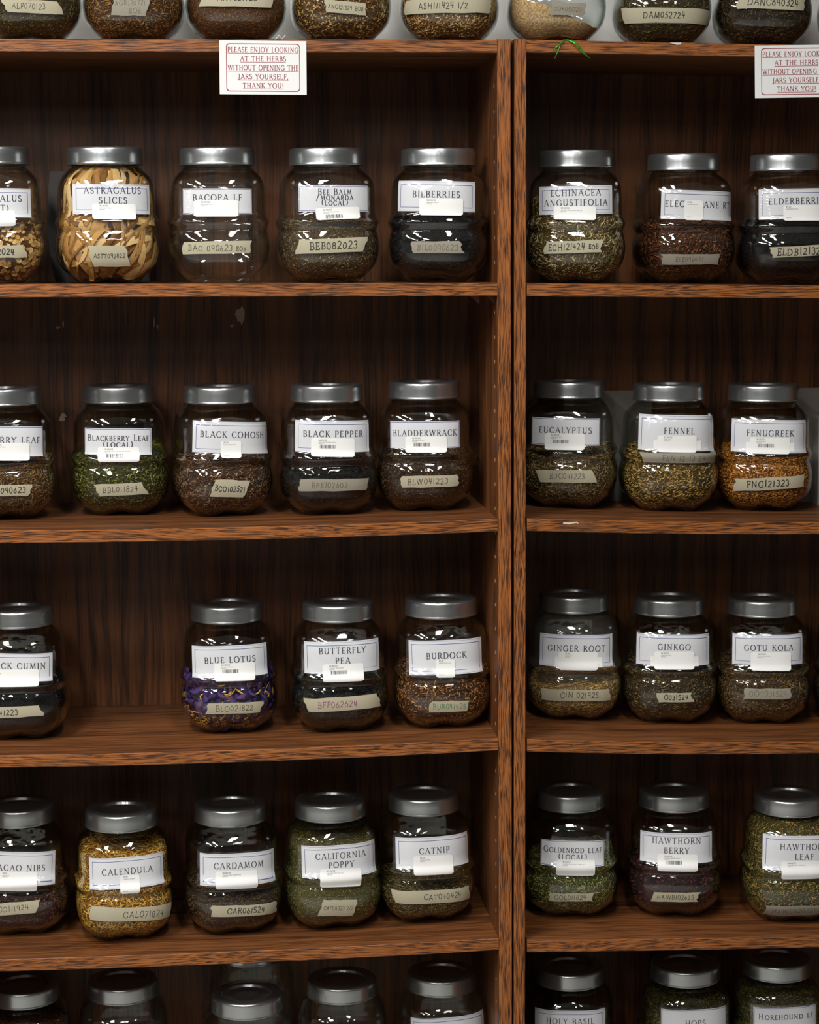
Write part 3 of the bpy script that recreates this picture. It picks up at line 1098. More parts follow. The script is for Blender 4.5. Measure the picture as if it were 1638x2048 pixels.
HERBS = {
    'astragalus_root': ([(214, 176, 116), (196, 152, 92), (178, 132, 74)], (84, 54, 28), None),
    'astragalus_slice': ([(196, 154, 98), (178, 132, 76), (156, 108, 56), (128, 84, 42), (208, 170, 118)], (70, 44, 22), None),
    'bee_balm': ([(146, 124, 82), (118, 98, 62), (98, 78, 66), (112, 86, 96), (166, 146, 102), (84, 66, 42)], (78, 60, 38), FINE),
    'bilberry': ([(16, 14, 17), (22, 18, 20), (13, 11, 13), (32, 22, 22)], (9, 8, 9), PEPPER),
    'echinacea': ([(188, 164, 116), (148, 122, 76), (114, 92, 50), (212, 192, 150), (92, 74, 40), (128, 106, 62)], (82, 64, 30), STRAW),
    'elecampane': ([(116, 66, 38), (88, 48, 28), (72, 40, 26), (150, 94, 52), (96, 54, 34)], (58, 34, 22), CHIP),
    'elderberry': ([(12, 9, 10), (17, 12, 12), (9, 8, 8)], (7, 6, 6), PEPPER),
    'bilberry_leaf': ([(140, 100, 62), (112, 78, 44), (88, 62, 34), (166, 128, 84), (96, 72, 36)], (70, 48, 26), STRAW),
    'blackberry_leaf': ([(112, 110, 46), (90, 88, 36), (70, 67, 26), (134, 128, 66), (60, 56, 24)], (54, 52, 20), LEAF),
    'black_cohosh': ([(132, 94, 66), (104, 70, 48), (84, 56, 38), (156, 118, 86), (70, 46, 32)], (62, 42, 28), CHIP),
    'black_pepper': ([(30, 20, 17), (22, 16, 14), (40, 27, 22), (17, 13, 12)], (13, 10, 9), PEPPER),
    'bladderwrack': ([(92, 62, 36), (70, 46, 28), (56, 38, 24), (128, 92, 54), (48, 32, 22)], (48, 32, 20), GRIT),
    'eucalyptus': ([(156, 128, 86), (124, 100, 62), (98, 78, 44), (182, 156, 112), (84, 66, 38)], (74, 56, 32), STRAW),
    'fennel': ([(180, 146, 80), (154, 118, 58), (122, 92, 42), (204, 170, 106), (130, 106, 54)], (76, 56, 26), SEED),
    'fenugreek': ([(190, 124, 50), (170, 106, 40), (148, 88, 32), (206, 142, 66)], (104, 60, 22), [(3600, (.0032, .0046), .0022, .0018, 2, .8, .0, True)]),
    'black_cumin': ([(14, 12, 12), (19, 16, 15), (11, 10, 10)], (8, 7, 7), GRIT),
    'blue_lotus': ([(56, 38, 86), (42, 30, 70), (74, 52, 104), (34, 22, 50), (86, 58, 96)], (24, 15, 32), None),
    'butterfly_pea': ([(22, 25, 27), (18, 20, 28), (46, 44, 28), (66, 60, 38), (16, 16, 20)], (11, 11, 12), PETAL),
    'burdock': ([(146, 96, 54), (118, 74, 38), (90, 54, 28), (178, 126, 76), (72, 44, 24)], (64, 38, 20), CHIP),
    'ginger': ([(214, 170, 88), (192, 146, 62), (160, 118, 48), (226, 192, 118)], (130, 92, 36), STRAW),
    'ginkgo': ([(104, 84, 52), (82, 64, 38), (66, 50, 30), (150, 126, 84), (72, 58, 32)], (52, 40, 24), LEAF),
    'gotu_kola': ([(122, 92, 56), (98, 72, 42), (78, 56, 32), (150, 116, 74), (86, 66, 36)], (62, 44, 26), STRAW),
    'cacao_nib': ([(92, 58, 48), (74, 44, 38), (60, 36, 32), (118, 74, 56), (50, 30, 28)], (44, 26, 24), CHIP),
    'calendula': ([(214, 160, 60), (192, 132, 40), (226, 182, 90), (168, 110, 34), (206, 176, 100)], (132, 86, 26), PETAL),
    'cardamom': ([(92, 66, 42), (70, 50, 32), (56, 40, 28), (120, 92, 62)], (44, 32, 22), GRIT),
    'california_poppy': ([(126, 116, 66), (104, 96, 52), (84, 76, 40), (150, 138, 84), (94, 90, 50)], (84, 76, 40), FINE),
    'catnip': ([(132, 114, 66), (108, 92, 48), (84, 70, 36), (158, 138, 86)], (70, 56, 28), LEAF),
    'goldenrod': ([(124, 124, 60), (100, 100, 42), (148, 146, 86), (82, 80, 36), (172, 162, 108)], (72, 70, 30), STRAW),
    'hawthorn_berry': ([(72, 34, 32), (56, 26, 28), (88, 44, 36), (44, 22, 24)], (34, 18, 19), PEPPER),
    'hawthorn_leaf': ([(132, 118, 58), (108, 98, 44), (86, 80, 34), (176, 140, 80), (96, 92, 48), (150, 104, 60)], (72, 62, 28), LEAF),
    'gap_herb': ([(70, 60, 36), (56, 46, 30)], (40, 32, 20), LEAF),
    'alfalfa': ([(104, 86, 42), (82, 66, 32), (64, 52, 26), (140, 120, 66)], (58, 46, 22), FINE),
    'agrimony': ([(142, 96, 52), (114, 74, 38), (92, 58, 30), (176, 130, 78)], (74, 46, 24), STRAW),
    'rust_powder_herb': ([(128, 84, 48), (108, 68, 38), (92, 58, 32), (150, 104, 62)], (88, 56, 30), FINE),
    'angelica': ([(178, 138, 82), (150, 110, 60), (116, 80, 42), (200, 164, 106), (92, 62, 34)], (88, 60, 30), CHIP),
    'ashwagandha': ([(192, 152, 98), (164, 122, 70), (132, 94, 52), (212, 178, 128)], (110, 76, 42), CHIP),
    'tan_powder': ([(196, 158, 112)], (196, 158, 112), None),
    'damiana': ([(110, 94, 52), (86, 72, 38), (66, 56, 30), (142, 124, 78)], (60, 48, 26), FINE),
    'dark_leaf': ([(74, 58, 34), (56, 44, 28), (44, 36, 24), (112, 78, 42)], (40, 32, 20), LEAF),
    'plain_brown_root': ([(120, 74, 48), (96, 58, 38), (76, 46, 32)], (66, 40, 28), CHIP),
    'olive_cone': ([(128, 120, 68), (104, 96, 50), (84, 78, 42)], (74, 66, 36), LEAF),
}

# ------------------------------------------------------------------ where every jar stands
# id: (x, y, shelf height, turn about its axis, title label, price sticker, masking tape - each (u, z, width, height, tilt) on the glass - fill height)
JARS = {
'1a':(-0.7658,0.1100,1.4696,5.4,(0.0002, 0.1209, 0.1192, 0.0433, -0.6),(0.0021, 0.0971, 0.0613, 0.0231, 1.2),(0.0013, 0.0478, 0.0904, 0.0187, 0.8),0.0858),
'1b':(-0.5933,0.1100,1.4686,8.6,(0.0027, 0.1264, 0.1231, 0.0443, -0.5),(0.0041, 0.1079, 0.0649, 0.0232, -1.0),(-0.0052, 0.0411, 0.055, 0.0316, -0.4),0.1763),
'1c':(-0.4214,0.1100,1.4675,-1.2,(-0.0001, 0.1235, 0.107, 0.0383, -0.3),(-0.0021, 0.113, 0.066, 0.0248, -0.3),(-0.0026, 0.0539, 0.1039, 0.0191, 0.7),None),
'1d':(-0.2527,0.1100,1.4665,4.5,(0.0022, 0.1277, 0.1111, 0.039, -0.1),(0.0068, 0.1054, 0.067, 0.018, 2.0),(-0.0044, 0.0567, 0.1076, 0.0217, 1.7),0.0919),
'1e':(-0.0779,0.1100,1.4655,-8.4,(-0.0009, 0.1315, 0.1264, 0.0463, -1.4),(0.0069, 0.1154, 0.066, 0.0258, -1.1),(0.0005, 0.0542, 0.0769, 0.018, -0.4),0.0983),
'1f':(0.1394,0.1100,1.4621,-9.6,(0.0001, 0.1281, 0.1179, 0.0432, 0.6),(-0.0013, 0.1083, 0.0641, 0.0208, -1.5),(-0.0041, 0.0562, 0.0888, 0.0188, 1.8),0.1166),
'1g':(0.3273,0.1700,1.4590,2.2,(0.0067, 0.1237, 0.1241, 0.0458, -2.0),(-0.0035, 0.1156, 0.0297, 0.0307, -1.4),(-0.0074, 0.0387, 0.0923, 0.0166, -0.4),0.0925),
'1h':(0.4882,0.1400,1.4564,-4.4,(0.0052, 0.127, 0.1262, 0.0471, 0.8),(0.015, 0.1127, 0.0674, 0.0244, -0.3),(0.0088, 0.0529, 0.0934, 0.0168, 2.8),0.0961),
'2a':(-0.7654,0.1700,1.1000,9.5,(0.0013, 0.126, 0.1114, 0.0466, -2.4),(-0.0005, 0.1102, 0.0662, 0.0273, -1.8),(-0.0054, 0.0502, 0.0764, 0.0177, -1.9),0.0941),
'2b':(-0.5855,0.2112,1.0980,0.3,(-0.0003, 0.1213, 0.1075, 0.0414, -1.2),(0.0003, 0.1011, 0.0642, 0.023, -1.0),(0.0026, 0.0457, 0.0768, 0.0197, 1.6),0.1014),
'2c':(-0.4234,0.1768,1.0975,10.5,(0.0062, 0.1278, 0.1309, 0.0495, -2.9),(0.0014, 0.1097, 0.0321, 0.0269, -1.9),(-0.0021, 0.0481, 0.0553, 0.0275, -3.8),0.085),
'2d':(-0.2536,0.1626,1.0983,2.6,(0.0026, 0.1278, 0.1245, 0.0495, -1.2),(0.0014, 0.1107, 0.0678, 0.0289, -2.1),(0.0017, 0.0516, 0.1102, 0.0192, -0.6),0.0771),
'2e':(-0.0955,0.1735,1.1003,-5.3,(0.0002, 0.1252, 0.1141, 0.0425, 0.1),(0.0018, 0.1101, 0.0648, 0.0258, -0.5),(0.0078, 0.0513, 0.0911, 0.0186, 0.8),0.0859),
'2f':(0.1449,0.1892,1.0972,-14.3,(-0.0013, 0.1278, 0.114, 0.0435, -0.9),(-0.002, 0.1123, 0.0629, 0.0267, -0.7),(0.0015, 0.0565, 0.092, 0.0198, 0.0),0.0913),
'2g':(0.3057,0.1710,1.0915,-3.3,(0.0055, 0.1302, 0.1332, 0.057, -1.7),(0.002, 0.1131, 0.0624, 0.0267, -1.5),(0.0080, 0.0905, 0.1280, 0.0158, -1.2),0.0954),
'2h':(0.4677,0.1834,1.0876,-8.5,(0.0033, 0.1253, 0.1292, 0.053, -1.5),(0.0024, 0.1104, 0.0637, 0.0262, -1.1),(0.0034, 0.0491, 0.1153, 0.0202, 3.1),0.0973),
'3a':(-0.7510,0.1445,0.7525,1.4,(-0.0011, 0.1223, 0.1188, 0.0434, -2.6),(-0.0099, 0.1061, 0.0884, 0.0266, -1.1),(-0.0213, 0.0518, 0.1186, 0.0176, 1.4),0.085),
'3b':(-0.4185,0.1588,0.7493,1.1,(0.0009, 0.1232, 0.126, 0.0499, 0.9),(0.0078, 0.1065, 0.0638, 0.0281, -0.4),(0.0065, 0.048, 0.0885, 0.0183, -0.5),0.1018),
'3c':(-0.2410,0.1369,0.7506,0.1,(0.0018, 0.1278, 0.1273, 0.0502, 0.9),(0.0022, 0.1035, 0.0641, 0.0279, 0.6),(0.0018, 0.0539, 0.1222, 0.022, 2.6),0.0752),
'3d':(-0.0753,0.1307,0.7536,-1.3,(0.0022, 0.1217, 0.1234, 0.0544, 1.2),(0.0002, 0.1043, 0.0294, 0.0287, -1.3),(0.0059, 0.0427, 0.0614, 0.0181, 0.2),0.0918),
'3e':(0.1535,0.1904,0.7459,-7.4,(0.0012, 0.1222, 0.1254, 0.0518, -1.0),(0.0035, 0.1057, 0.0628, 0.0292, -1.2),(-0.0003, 0.0492, 0.1155, 0.0195, -0.7),0.0682),
'3f':(0.3101,0.1766,0.7390,-7.3,(0.0024, 0.1284, 0.1263, 0.0506, -1.0),(0.0027, 0.1119, 0.064, 0.0291, -0.3),(0.0041, 0.051, 0.056, 0.0159, -0.3),0.0997),
'3g':(0.4670,0.1711,0.7349,-8.1,(0.0026, 0.1295, 0.1207, 0.0493, 0.0),(0.006, 0.1111, 0.0646, 0.0298, -0.9),(0.0002, 0.0579, 0.0761, 0.0172, 0.1),0.0977),
'3h':(0.6337,0.1600,0.7333,-18.2,None,None,None,0.0804),
'4a':(-0.7592,0.1574,0.4289,2.6,(-0.0008, 0.1195, 0.1195, 0.0528, -3.9),(-0.0045, 0.0989, 0.0645, 0.0313, -3.9),(-0.0192, 0.0553, 0.0926, 0.0203, 1.9),0.0812),
'4b':(-0.5939,0.1160,0.4271,6.7,(0.0019, 0.1205, 0.1226, 0.049, 0.7),(0.0049, 0.1018, 0.0302, 0.0287, -1.3),(0.0105, 0.0529, 0.1389, 0.0232, -3.5),0.1419),
'4c':(-0.4196,0.1280,0.4265,6.1,(0.0033, 0.1165, 0.1272, 0.0506, -0.9),(-0.001, 0.0995, 0.0663, 0.0287, -1.4),(0.0135, 0.0485, 0.1111, 0.0191, -2.4),0.0768),
'4d':(-0.2577,0.1310,0.4273,5.7,(0.0048, 0.122, 0.1293, 0.0511, 0.6),(0.0033, 0.0944, 0.0659, 0.0294, -2.1),(-0.0015, 0.0454, 0.0552, 0.0281, -4.3),0.1462),
'4e':(-0.1034,0.1426,0.4291,3.4,(0.0046, 0.1251, 0.1279, 0.0504, 0.9),(0.0024, 0.1047, 0.0639, 0.0305, -0.4),(0.0014, 0.0526, 0.133, 0.0224, -0.3),0.0632),
'4f':(0.1424,0.1572,0.4223,-7.4,(0.0006, 0.1172, 0.1061, 0.0415, -1.1),(0.005, 0.0936, 0.0625, 0.0262, -0.9),(-0.0026, 0.0444, 0.07, 0.0141, 0.4),0.0998),
'4g':(0.3168,0.1529,0.4176,-10.3,(0.001, 0.1254, 0.1237, 0.0494, -0.2),(0.0028, 0.1014, 0.0643, 0.0277, -0.4),(-0.0008, 0.0438, 0.0763, 0.0169, 0.4),0.0965),
'4h':(0.5024,0.1132,0.4140,-3.5,(0.0086, 0.1251, 0.1369, 0.0565, -1.1),(0.0032, 0.0976, 0.0644, 0.0293, -0.0),(-0.008, 0.0281, 0.0931, 0.0193, 0.5),0.1761),
'5a':(-0.7647,0.1950,0.1150,5.4,None,None,None,-1),
'5b':(-0.6028,0.1950,0.1150,2.7,None,None,None,-1),
'5c':(-0.3991,0.1050,0.1150,-0.9,None,None,None,-1),
'5d':(-0.3880,0.2620,0.1470,-1.0,None,None,None,-1),
'5e':(-0.2411,0.1550,0.1150,-3.6,None,None,None,-1),
'5f':(-0.0728,0.1680,0.1150,0.7,(0.0039, 0.1249, 0.1313, 0.0535, 2.5),None,None,-1),
'5g':(0.1443,0.1720,0.1150,-9.3,(0.0002, 0.1257, 0.1229, 0.052, 0.4),None,None,-1),
'5h':(0.3403,0.1620,0.1150,-2.0,(0.0033, 0.1239, 0.1138, 0.0496, 0.2),None,None,-1),
'5i':(0.4999,0.1680,0.1150,-4.3,(0.0029, 0.1188, 0.1096, 0.0486, 1.3),None,None,-1),
'0a':(-0.6973,0.0850,1.8280,6.5,None,None,(0.0003, 0.0472, 0.085, 0.0184, -1.4),-1),
'0b':(-0.5424,0.0850,1.8280,-2.8,None,None,(-0.0001, 0.0474, 0.0541, 0.0249, -0.8),-1),
'0c':(-0.3891,0.0850,1.8280,1.3,None,None,(0.0006, 0.0614, 0.1118, 0.0257, -1.0),-1),
'0d':(-0.2297,0.0850,1.8280,1.8,None,None,(0.0006, 0.0476, 0.0637, 0.018, -4.1),-1),
'0e':(-0.0617,0.0850,1.8280,-8.9,None,None,(-0.0015, 0.0508, 0.1454, 0.0204, -0.2),-1),
'0f':(0.1034,0.0850,1.8277,-4.0,None,None,(0.0116, 0.047, 0.0536, 0.0186, -1.4),-1),
'0g':(0.2716,0.0950,1.8249,-7.0,None,None,(0.0066, 0.0423, 0.1596, 0.0224, -1.4),-1),
'0h':(0.4317,0.0950,1.8222,-9.5,None,None,(0.0094, 0.0654, 0.1108, 0.0217, -2.3),-1),
'0i':(0.5999,0.0950,1.8194,-18.0,None,None,None,-1),
}
T_ = lambda x: x
# id: (title lines, cap height), tape text and pen, (price, product line, barcode), herb, label of the jar, label of the filling
INFO = {
    '0a': (None, ('ALF070123', 'k', .0075, .00065), None, ('alfalfa', .165, 'dark olive dried herb in the jar taped ALF070123, above the bookcase'), 'glass jar on top of the bookcase with masking tape marked ALF070123'),
    '0b': (None, ('AGR120721|EOB', 'f', .007, .0006), None, ('agrimony', .165, 'brown shredded herb in the jar taped AGR120721, above the bookcase'), 'glass jar on top of the bookcase with squarish tape marked AGR120721 EOB'),
    '0c': (None, ('ANT021723', 'k', .0085, .0013), None, ('rust_powder_herb', .11, 'fine rust brown herb in the jar taped ANT021723'), 'glass jar on top of the bookcase, tape ANT021723 in bold marker'),
    '0d': (None, ('ANG121324 EOB', 'k', .006, .0007), None, ('angelica', .165, 'tan chopped root in the jar taped ANG121324 above the hanging notice'), 'glass jar on top above the hanging notice, tape marked ANG121324 EOB'),
    '0e': (None, ('ASH111424 1/2', 'k', .0085, .0010), None, ('ashwagandha', .165, 'pale tan root chips in the jar taped ASH111424'), 'glass jar on top near the upright posts, long tape marked ASH111424'),
    '0f': (None, ('COR051723', 'f', .006, .0007), None, ('tan_powder', .06, 'beige powder banked to one side in the jar taped COR051723'), 'glass jar on top of the bookcase half full of beige powder'),
    '0g': (None, ('DAM052724', 'k', .0085, .0011), None, ('damiana', .165, 'olive brown herb in the jar taped DAM052724'), 'glass jar on top with a full width tape band marked DAM052724'),
    '0h': (None, ('DANC640324', 'k', .0095, .0013), None, ('dark_leaf', .165, 'dark leaf pieces in the jar taped DANC640324 above the second notice'), 'glass jar on top above the cut-off notice, tape DANC640324'),
    '0i': (None, None, None, ('dark_leaf', .12, 'dark dried leaf in the barely visible last jar on top'), 'jar on top of the bookcase showing only a sliver at the picture edge'),
    '1a': (['ASTRAGALUS', '(ROOT)'], ('AST062024', 'k', .0085, .0014), ('$5.25/OZ', 'ASTRAGALUS ROOT', 0), ('astragalus_root', None, 'small round cream root slices in the cut-off astragalus jar'), 'cut-off glass jar of round root slices beside the dark folder, labelled astragalus'),
    '1b': (['ASTRAGALUS', 'SLICES'], ('ASTT092822', 'k', .006, .0007), ('$6.00/OZ', 'ASTRAGALUS SLICES', 0), ('astragalus_slice', None, 'long pale wood slices filling the jar labelled astragalus slices'), 'glass jar full of long pale slices, labelled ASTRAGALUS SLICES'),
    '1c': (['BACOPA LF'], ('BAC 090623 eob', 'k', .0085, .0008), ('$3.00/OZ', 'BACOPA LEAF (C/S)', 0), None, 'empty clear glass jar labelled BACOPA LF'),
    '1d': (['Bee Balm', '/monarda', '(local)'], ('BEB082023', 'k', .0105, .0013), ('$6.50/OZ', 'BEE BALM LOCALLY GROWN', 1), ('bee_balm', None, 'brownish herb with purple flecks in the bee balm jar'), 'glass jar of purplish brown herb labelled BEE BALM MONARDA (LOCAL)'),
    '1e': (['BILBERRIES'], ('BIL0090623', 'f', .0085, .0008), ('$10.50/OZ', 'BILBERRIES (WHOLE)', 0), ('bilberry', None, 'black dried berries in the jar labelled bilberries'), 'glass jar of black berries labelled BILBERRIES next to the post'),
    '1f': (['ECHINACEA', 'ANGUSTIFOLIA'], ('ECH121424 eob', 'k', .0095, .0013), ('$5.50/OZ', 'ECHINACEA ANGUSTIFOLIA LEAF (C/S)', 0), ('echinacea', None, 'straw and olive cut herb in the echinacea jar'), 'glass jar of straw coloured herb labelled ECHINACEA ANGUSTIFOLIA'),
    '1g': (['ELECAMPANE RT'], ('ELE092633', 'f', .0065, .0007), ('$4.50', 'ELECAMPANE ROOT', 2), ('elecampane', None, 'reddish brown root pieces in the elecampane jar'), 'glass jar of red brown root labelled ELECAMPANE RT'),
    '1h': (['ELDERBERRIES'], ('ELDB121324', 'k', .0105, .0014), ('$4.25', 'ELDERBERRIES WHOLE', 2), ('elderberry', None, 'black elderberries in the jar labelled elderberries'), 'glass jar of black berries labelled ELDERBERRIES under the cut-off notice'),
    '2a': (['BILBERRY LEAF'], ('BIL090623', 'k', .0085, .0012), ('$4.25/OZ', 'BILBERRY LEAF (C/S)', 0), ('bilberry_leaf', None, 'brown cut leaf in the cut-off bilberry leaf jar'), 'cut-off glass jar of brown leaf, its label ending in RRY LEAF'),
    '2b': (['Blackberry Leaf', '(local)'], ('BBL011824', 'k', .0085, .0007), ('$5.00/OZ', 'BLACKBERRY LEAF (C/S) LOCAL 2023 HARVEST', 1), ('blackberry_leaf', None, 'green crumbled leaf in the blackberry leaf jar'), 'glass jar of green leaf labelled BLACKBERRY LEAF (LOCAL)'),
    '2c': (['BLACK COHOSH'], ('BCO102521', 'k', .0085, .0013), ('$7.50', 'BLACK COHOSH ROOT', 2), ('black_cohosh', None, 'brown root chips in the black cohosh jar'), 'glass jar of brown chips labelled BLACK COHOSH'),
    '2d': (['BLACK PEPPER'], ('BPE102603', 'f', .0085, .0009), ('$6.25/OZ', 'BLACK PEPPER CORNS (WHOLE)', 1), ('black_pepper', None, 'dark peppercorns in the black pepper jar'), 'glass jar of dark peppercorns labelled BLACK PEPPER'),
    '2e': (['BLADDERWRACK'], ('BLW041223', 'k', .009, .0008), ('$2.50/OZ', 'BLADDERWRACK (C/S)', 1), ('bladderwrack', None, 'dark brown granules in the bladderwrack jar'), 'glass jar of dark granules labelled BLADDERWRACK'),
    '2f': (['EUCALYPTUS'], ('EUC041223', 'k', .008, .0007), ('$5.00/OZ', 'EUCALYPTUS (C/S)', 1), ('eucalyptus', None, 'greyish tan cut leaf in the eucalyptus jar'), 'glass jar of tan leaf labelled EUCALYPTUS beside the post'),
    '2g': (['FENNEL'], ('FEN 12 13 24', 'f', .0085, .0007), ('$2.00/OZ', 'FENNEL SEED', 3), ('fennel', None, 'yellow green fennel seeds in the jar labelled fennel'), 'glass jar of seeds labelled FENNEL, tape strip sticking out sideways'),
    '2h': (['FENUGREEK'], ('FNG121323', 'k', .010, .0015), ('$1.25/OZ', 'FENUGREEK SEED', 4), ('fenugreek', None, 'orange tan fenugreek seeds in the jar labelled fenugreek'), 'glass jar of orange seeds labelled FENUGREEK'),
    '3a': (['BLACK CUMIN'], ('BCN041223', 'k', .0085, .0010), ('$2.25/OZ', 'BLACK CUMIN SEED', 0), ('black_cumin', None, 'black seed in the jar labelled black cumin'), 'cut-off glass jar of black seed labelled BLACK CUMIN'),
    '3b': (['BLUE LOTUS'], ('BLO021822', 'k', .0085, .0007), ('$15.00/OZ', 'BLUE LOTUS FLOWERS', 1), ('blue_lotus', None, 'purple petals with yellow stamens in the blue lotus jar'), 'glass jar of purple and yellow petals labelled BLUE LOTUS'),
    '3c': (['BUTTERFLY', 'PEA'], ('BFP062624', 'p', .009, .0008), ('$4.80/OZ', 'BUTTERFLY PEA BLOSSOMS', 1), ('butterfly_pea', None, 'dark blue green blossoms in the butterfly pea jar'), 'glass jar with purple pen on its tape, labelled BUTTERFLY PEA'),
    '3d': (['BURDOCK'], ('BUR041425', 'g', .008, .0007), ('$4.00', 'BURDOCK ROOT (C/S)', 2), ('burdock', None, 'brown root chips in the jar labelled burdock'), 'glass jar with green pen on its tape, labelled BURDOCK'),
    '3e': (['GINGER ROOT'], ('GIN 021925', 'k', .0085, .0008), ('$4.00', 'GINGER ROOT', 3), ('ginger', None, 'straw yellow root shreds in the ginger jar'), 'dusty glass jar labelled GINGER ROOT beside the post'),
    '3f': (['GINKGO'], ('G031524', 'k', .0075, .0012), ('$4.75/OZ', 'GINKGO LEAF (C/S)', 3), ('ginkgo', None, 'dark olive leaf in the jar labelled ginkgo'), 'glass jar of dark leaf labelled GINKGO'),
    '3g': (['GOTU KOLA'], ('GOT031524', 'f', .0085, .0007), ('$6.00/OZ', 'GOTU KOLA LEAF (C/S)', 0), ('gotu_kola', None, 'brown stringy herb in the jar labelled gotu kola'), 'glass jar of brown herb labelled GOTU KOLA'),
    '3h': (None, None, None, ('gap_herb', None, 'dark herb in the sliver of jar past gotu kola'), 'dark sliver of a glass jar past the gotu kola jar'),
    '4a': (['CACAO NIBS'], ('CCO111924', 'k', .0085, .0007), ('$4.65', 'CACAO NIBS', 0), ('cacao_nib', None, 'reddish dark nibs in the jar labelled cacao nibs'), 'cut-off glass jar of dark nibs labelled CACAO NIBS'),
    '4b': (['CALENDULA'], ('CAL071824', 'k', .0095, .0008), ('$4.50', 'CALENDULA FLOWERS', 2), ('calendula', None, 'golden orange petals in the jar labelled calendula'), 'glass jar of golden petals labelled CALENDULA'),
    '4c': (['CARDAMOM'], ('CAR061524', 'k', .0085, .0011), ('$8.50/OZ', 'CARDAMOM SEED, DECORTICATED', 0), ('cardamom', None, 'dark brown seed in the jar labelled cardamom'), 'glass jar of dark seed labelled CARDAMOM'),
    '4d': (['CALIFORNIA', 'POPPY'], ('CAP011323 2/2', 'k', .0065, .0006), ('$7.25/OZ', 'CALIFORNIA POPPY LEAF (C/S)', 0), ('california_poppy', None, 'fine olive green herb in the california poppy jar'), 'glass jar of fine olive herb labelled CALIFORNIA POPPY'),
    '4e': (['CATNIP'], ('CAT040424', 'k', .0085, .0008), ('$2.75', 'CATNIP LEAF (C/S)', 0), ('catnip', None, 'low layer of olive leaf in the catnip jar'), 'glass jar with little herb left, labelled CATNIP, next to the post'),
    '4f': (['Goldenrod leaf', '(local)'], ('GOL011824', 'k', .0075, .0007), ('$5.00/OZ', 'GOLDENROD LEAF LOCALLY GROWN 2023', 0), ('goldenrod', None, 'green leaf and pale stems in the goldenrod jar'), 'glass jar of green herb labelled GOLDENROD LEAF (LOCAL)'),
    '4g': (['HAWTHORN', 'BERRY'], ('HAWB102623', 'k', .0072, .0007), ('$3.00/OZ', 'HAWTHORN BERRIES (WHOLE)', 1), ('hawthorn_berry', None, 'dark red dried berries in the hawthorn berry jar'), 'glass jar of dark red berries labelled HAWTHORN BERRY'),
    '4h': (['HAWTHORN', 'LEAF'], ('HAWL020721', 'f', .0085, .0007), ('$4.00/OZ', 'HAWTHORN LEAF & FLOWER (C/S)', 0), ('hawthorn_leaf', None, 'mottled green and tan leaf filling the hawthorn leaf jar'), 'glass jar packed with mottled leaf labelled HAWTHORN LEAF'),
    '5a': (None, None, None, ('plain_brown_root', .135, 'brown root in the cut-off jar on the bottom shelf'), 'cut-off jar with a silver lid on the bottom shelf below cacao nibs'),
    '5b': (None, None, None, None, 'clear jar with a silver lid on the bottom shelf below calendula'),
    '5c': (None, None, None, None, 'silver lidded jar standing forward on the bottom shelf, another behind it'),
    '5d': (None, None, None, None, 'jar on the bottom shelf standing raised behind the forward one'),
    '5e': (None, None, None, None, 'clear jar with a silver lid on the bottom shelf below california poppy'),
    '5f': ([], None, None, None, 'bottom shelf jar next to the post, top of its white label showing'),
    '5g': (['HOLY BASIL'], None, None, ('gap_herb', .10, 'dark herb in the jar labelled holy basil'), 'bottom shelf jar labelled HOLY BASIL'),
    '5h': (['HOPS'], None, None, ('olive_cone', .14, 'olive herb in the jar labelled hops'), 'bottom shelf jar labelled HOPS'),
    '5i': (['Horehound lf'], None, None, ('olive_cone', .15, 'olive brown herb in the jar labelled horehound'), 'bottom shelf jar labelled HOREHOUND LF'),
}

_mats = {}


def herb(key):
    if key not in _mats:
        pal, body, bits = HERBS[key]
        a, b = herb_mats(key, pal, body)
        _mats[key] = dict(mats=[a, b], bits=bits)
    return _mats[key]


HERB_KIND = {'berry': 'dried_berries', 'pepper': 'peppercorns', 'nib': 'cacao_nibs', 'powder': 'herb_powder', 'fennel': 'dried_seeds', 'fenugreek': 'dried_seeds', 'cumin': 'dried_seeds', 'cardamom': 'dried_seeds',
             'calendula': 'dried_petals', 'lotus': 'dried_petals', 'slice': 'root_slices', 'root': 'root_slices'}


def fill_jar(key, level, seed, slope=(0, 0)):
    h = herb(key)
    if key == 'astragalus_root':
        h['rim'] = plain('root_bark', rgb(150, 104, 58), 0.8)
        return build_coins(key, level, h, seed)
    if key == 'astragalus_slice':
        h.update(core=.15, shrink=.72, curl=.16, taper=.3, smooth=False)
        return build_long(key, .172, h, seed, [(90, (.06, .125), .013, .0011, (.004, .018), (.03, .16), (1.25, .35), 0), (44, (.05, .10), .011, .0011, (.003, .009), (.03, .15), (0.1, .3), 0), (54, (.05, .10), .010, .0011, (.002, .006), (.02, .15), (1.35, .45), 0)])
    if key == 'blue_lotus':
        st = plain('yellow_stamen', rgb(214, 160, 44), 0.6)
        h['mats'] = h['mats'] + [st]
        h.update(core=level - .012, shrink=.9, curl=.7, taper=.8)
        return build_long(key, level, h, seed, [(420, (.018, .04), .012, .0012, (.0022, .007), (.008, level), (.8, .9), 0), (240, (.008, .02), .0016, .001, (.0018, .003), (.008, .036), (.3, .7), 2), (34, (.012, .024), .0026, .0012, (.0018, .003), (.03, level - .01), (.6, .8), 2)])
    if key == 'tan_powder':
        lev = level_fn(.052, (-.42, .12), .0012, seed)
        V, F, tri, zt = fill_body(lev)
        V[:, :2] *= 1.012
        return np_mesh(key, V, [F, tri], [h['mats'][1]], smooth=True)
    return build_fill(key, level, h, seed, slope)


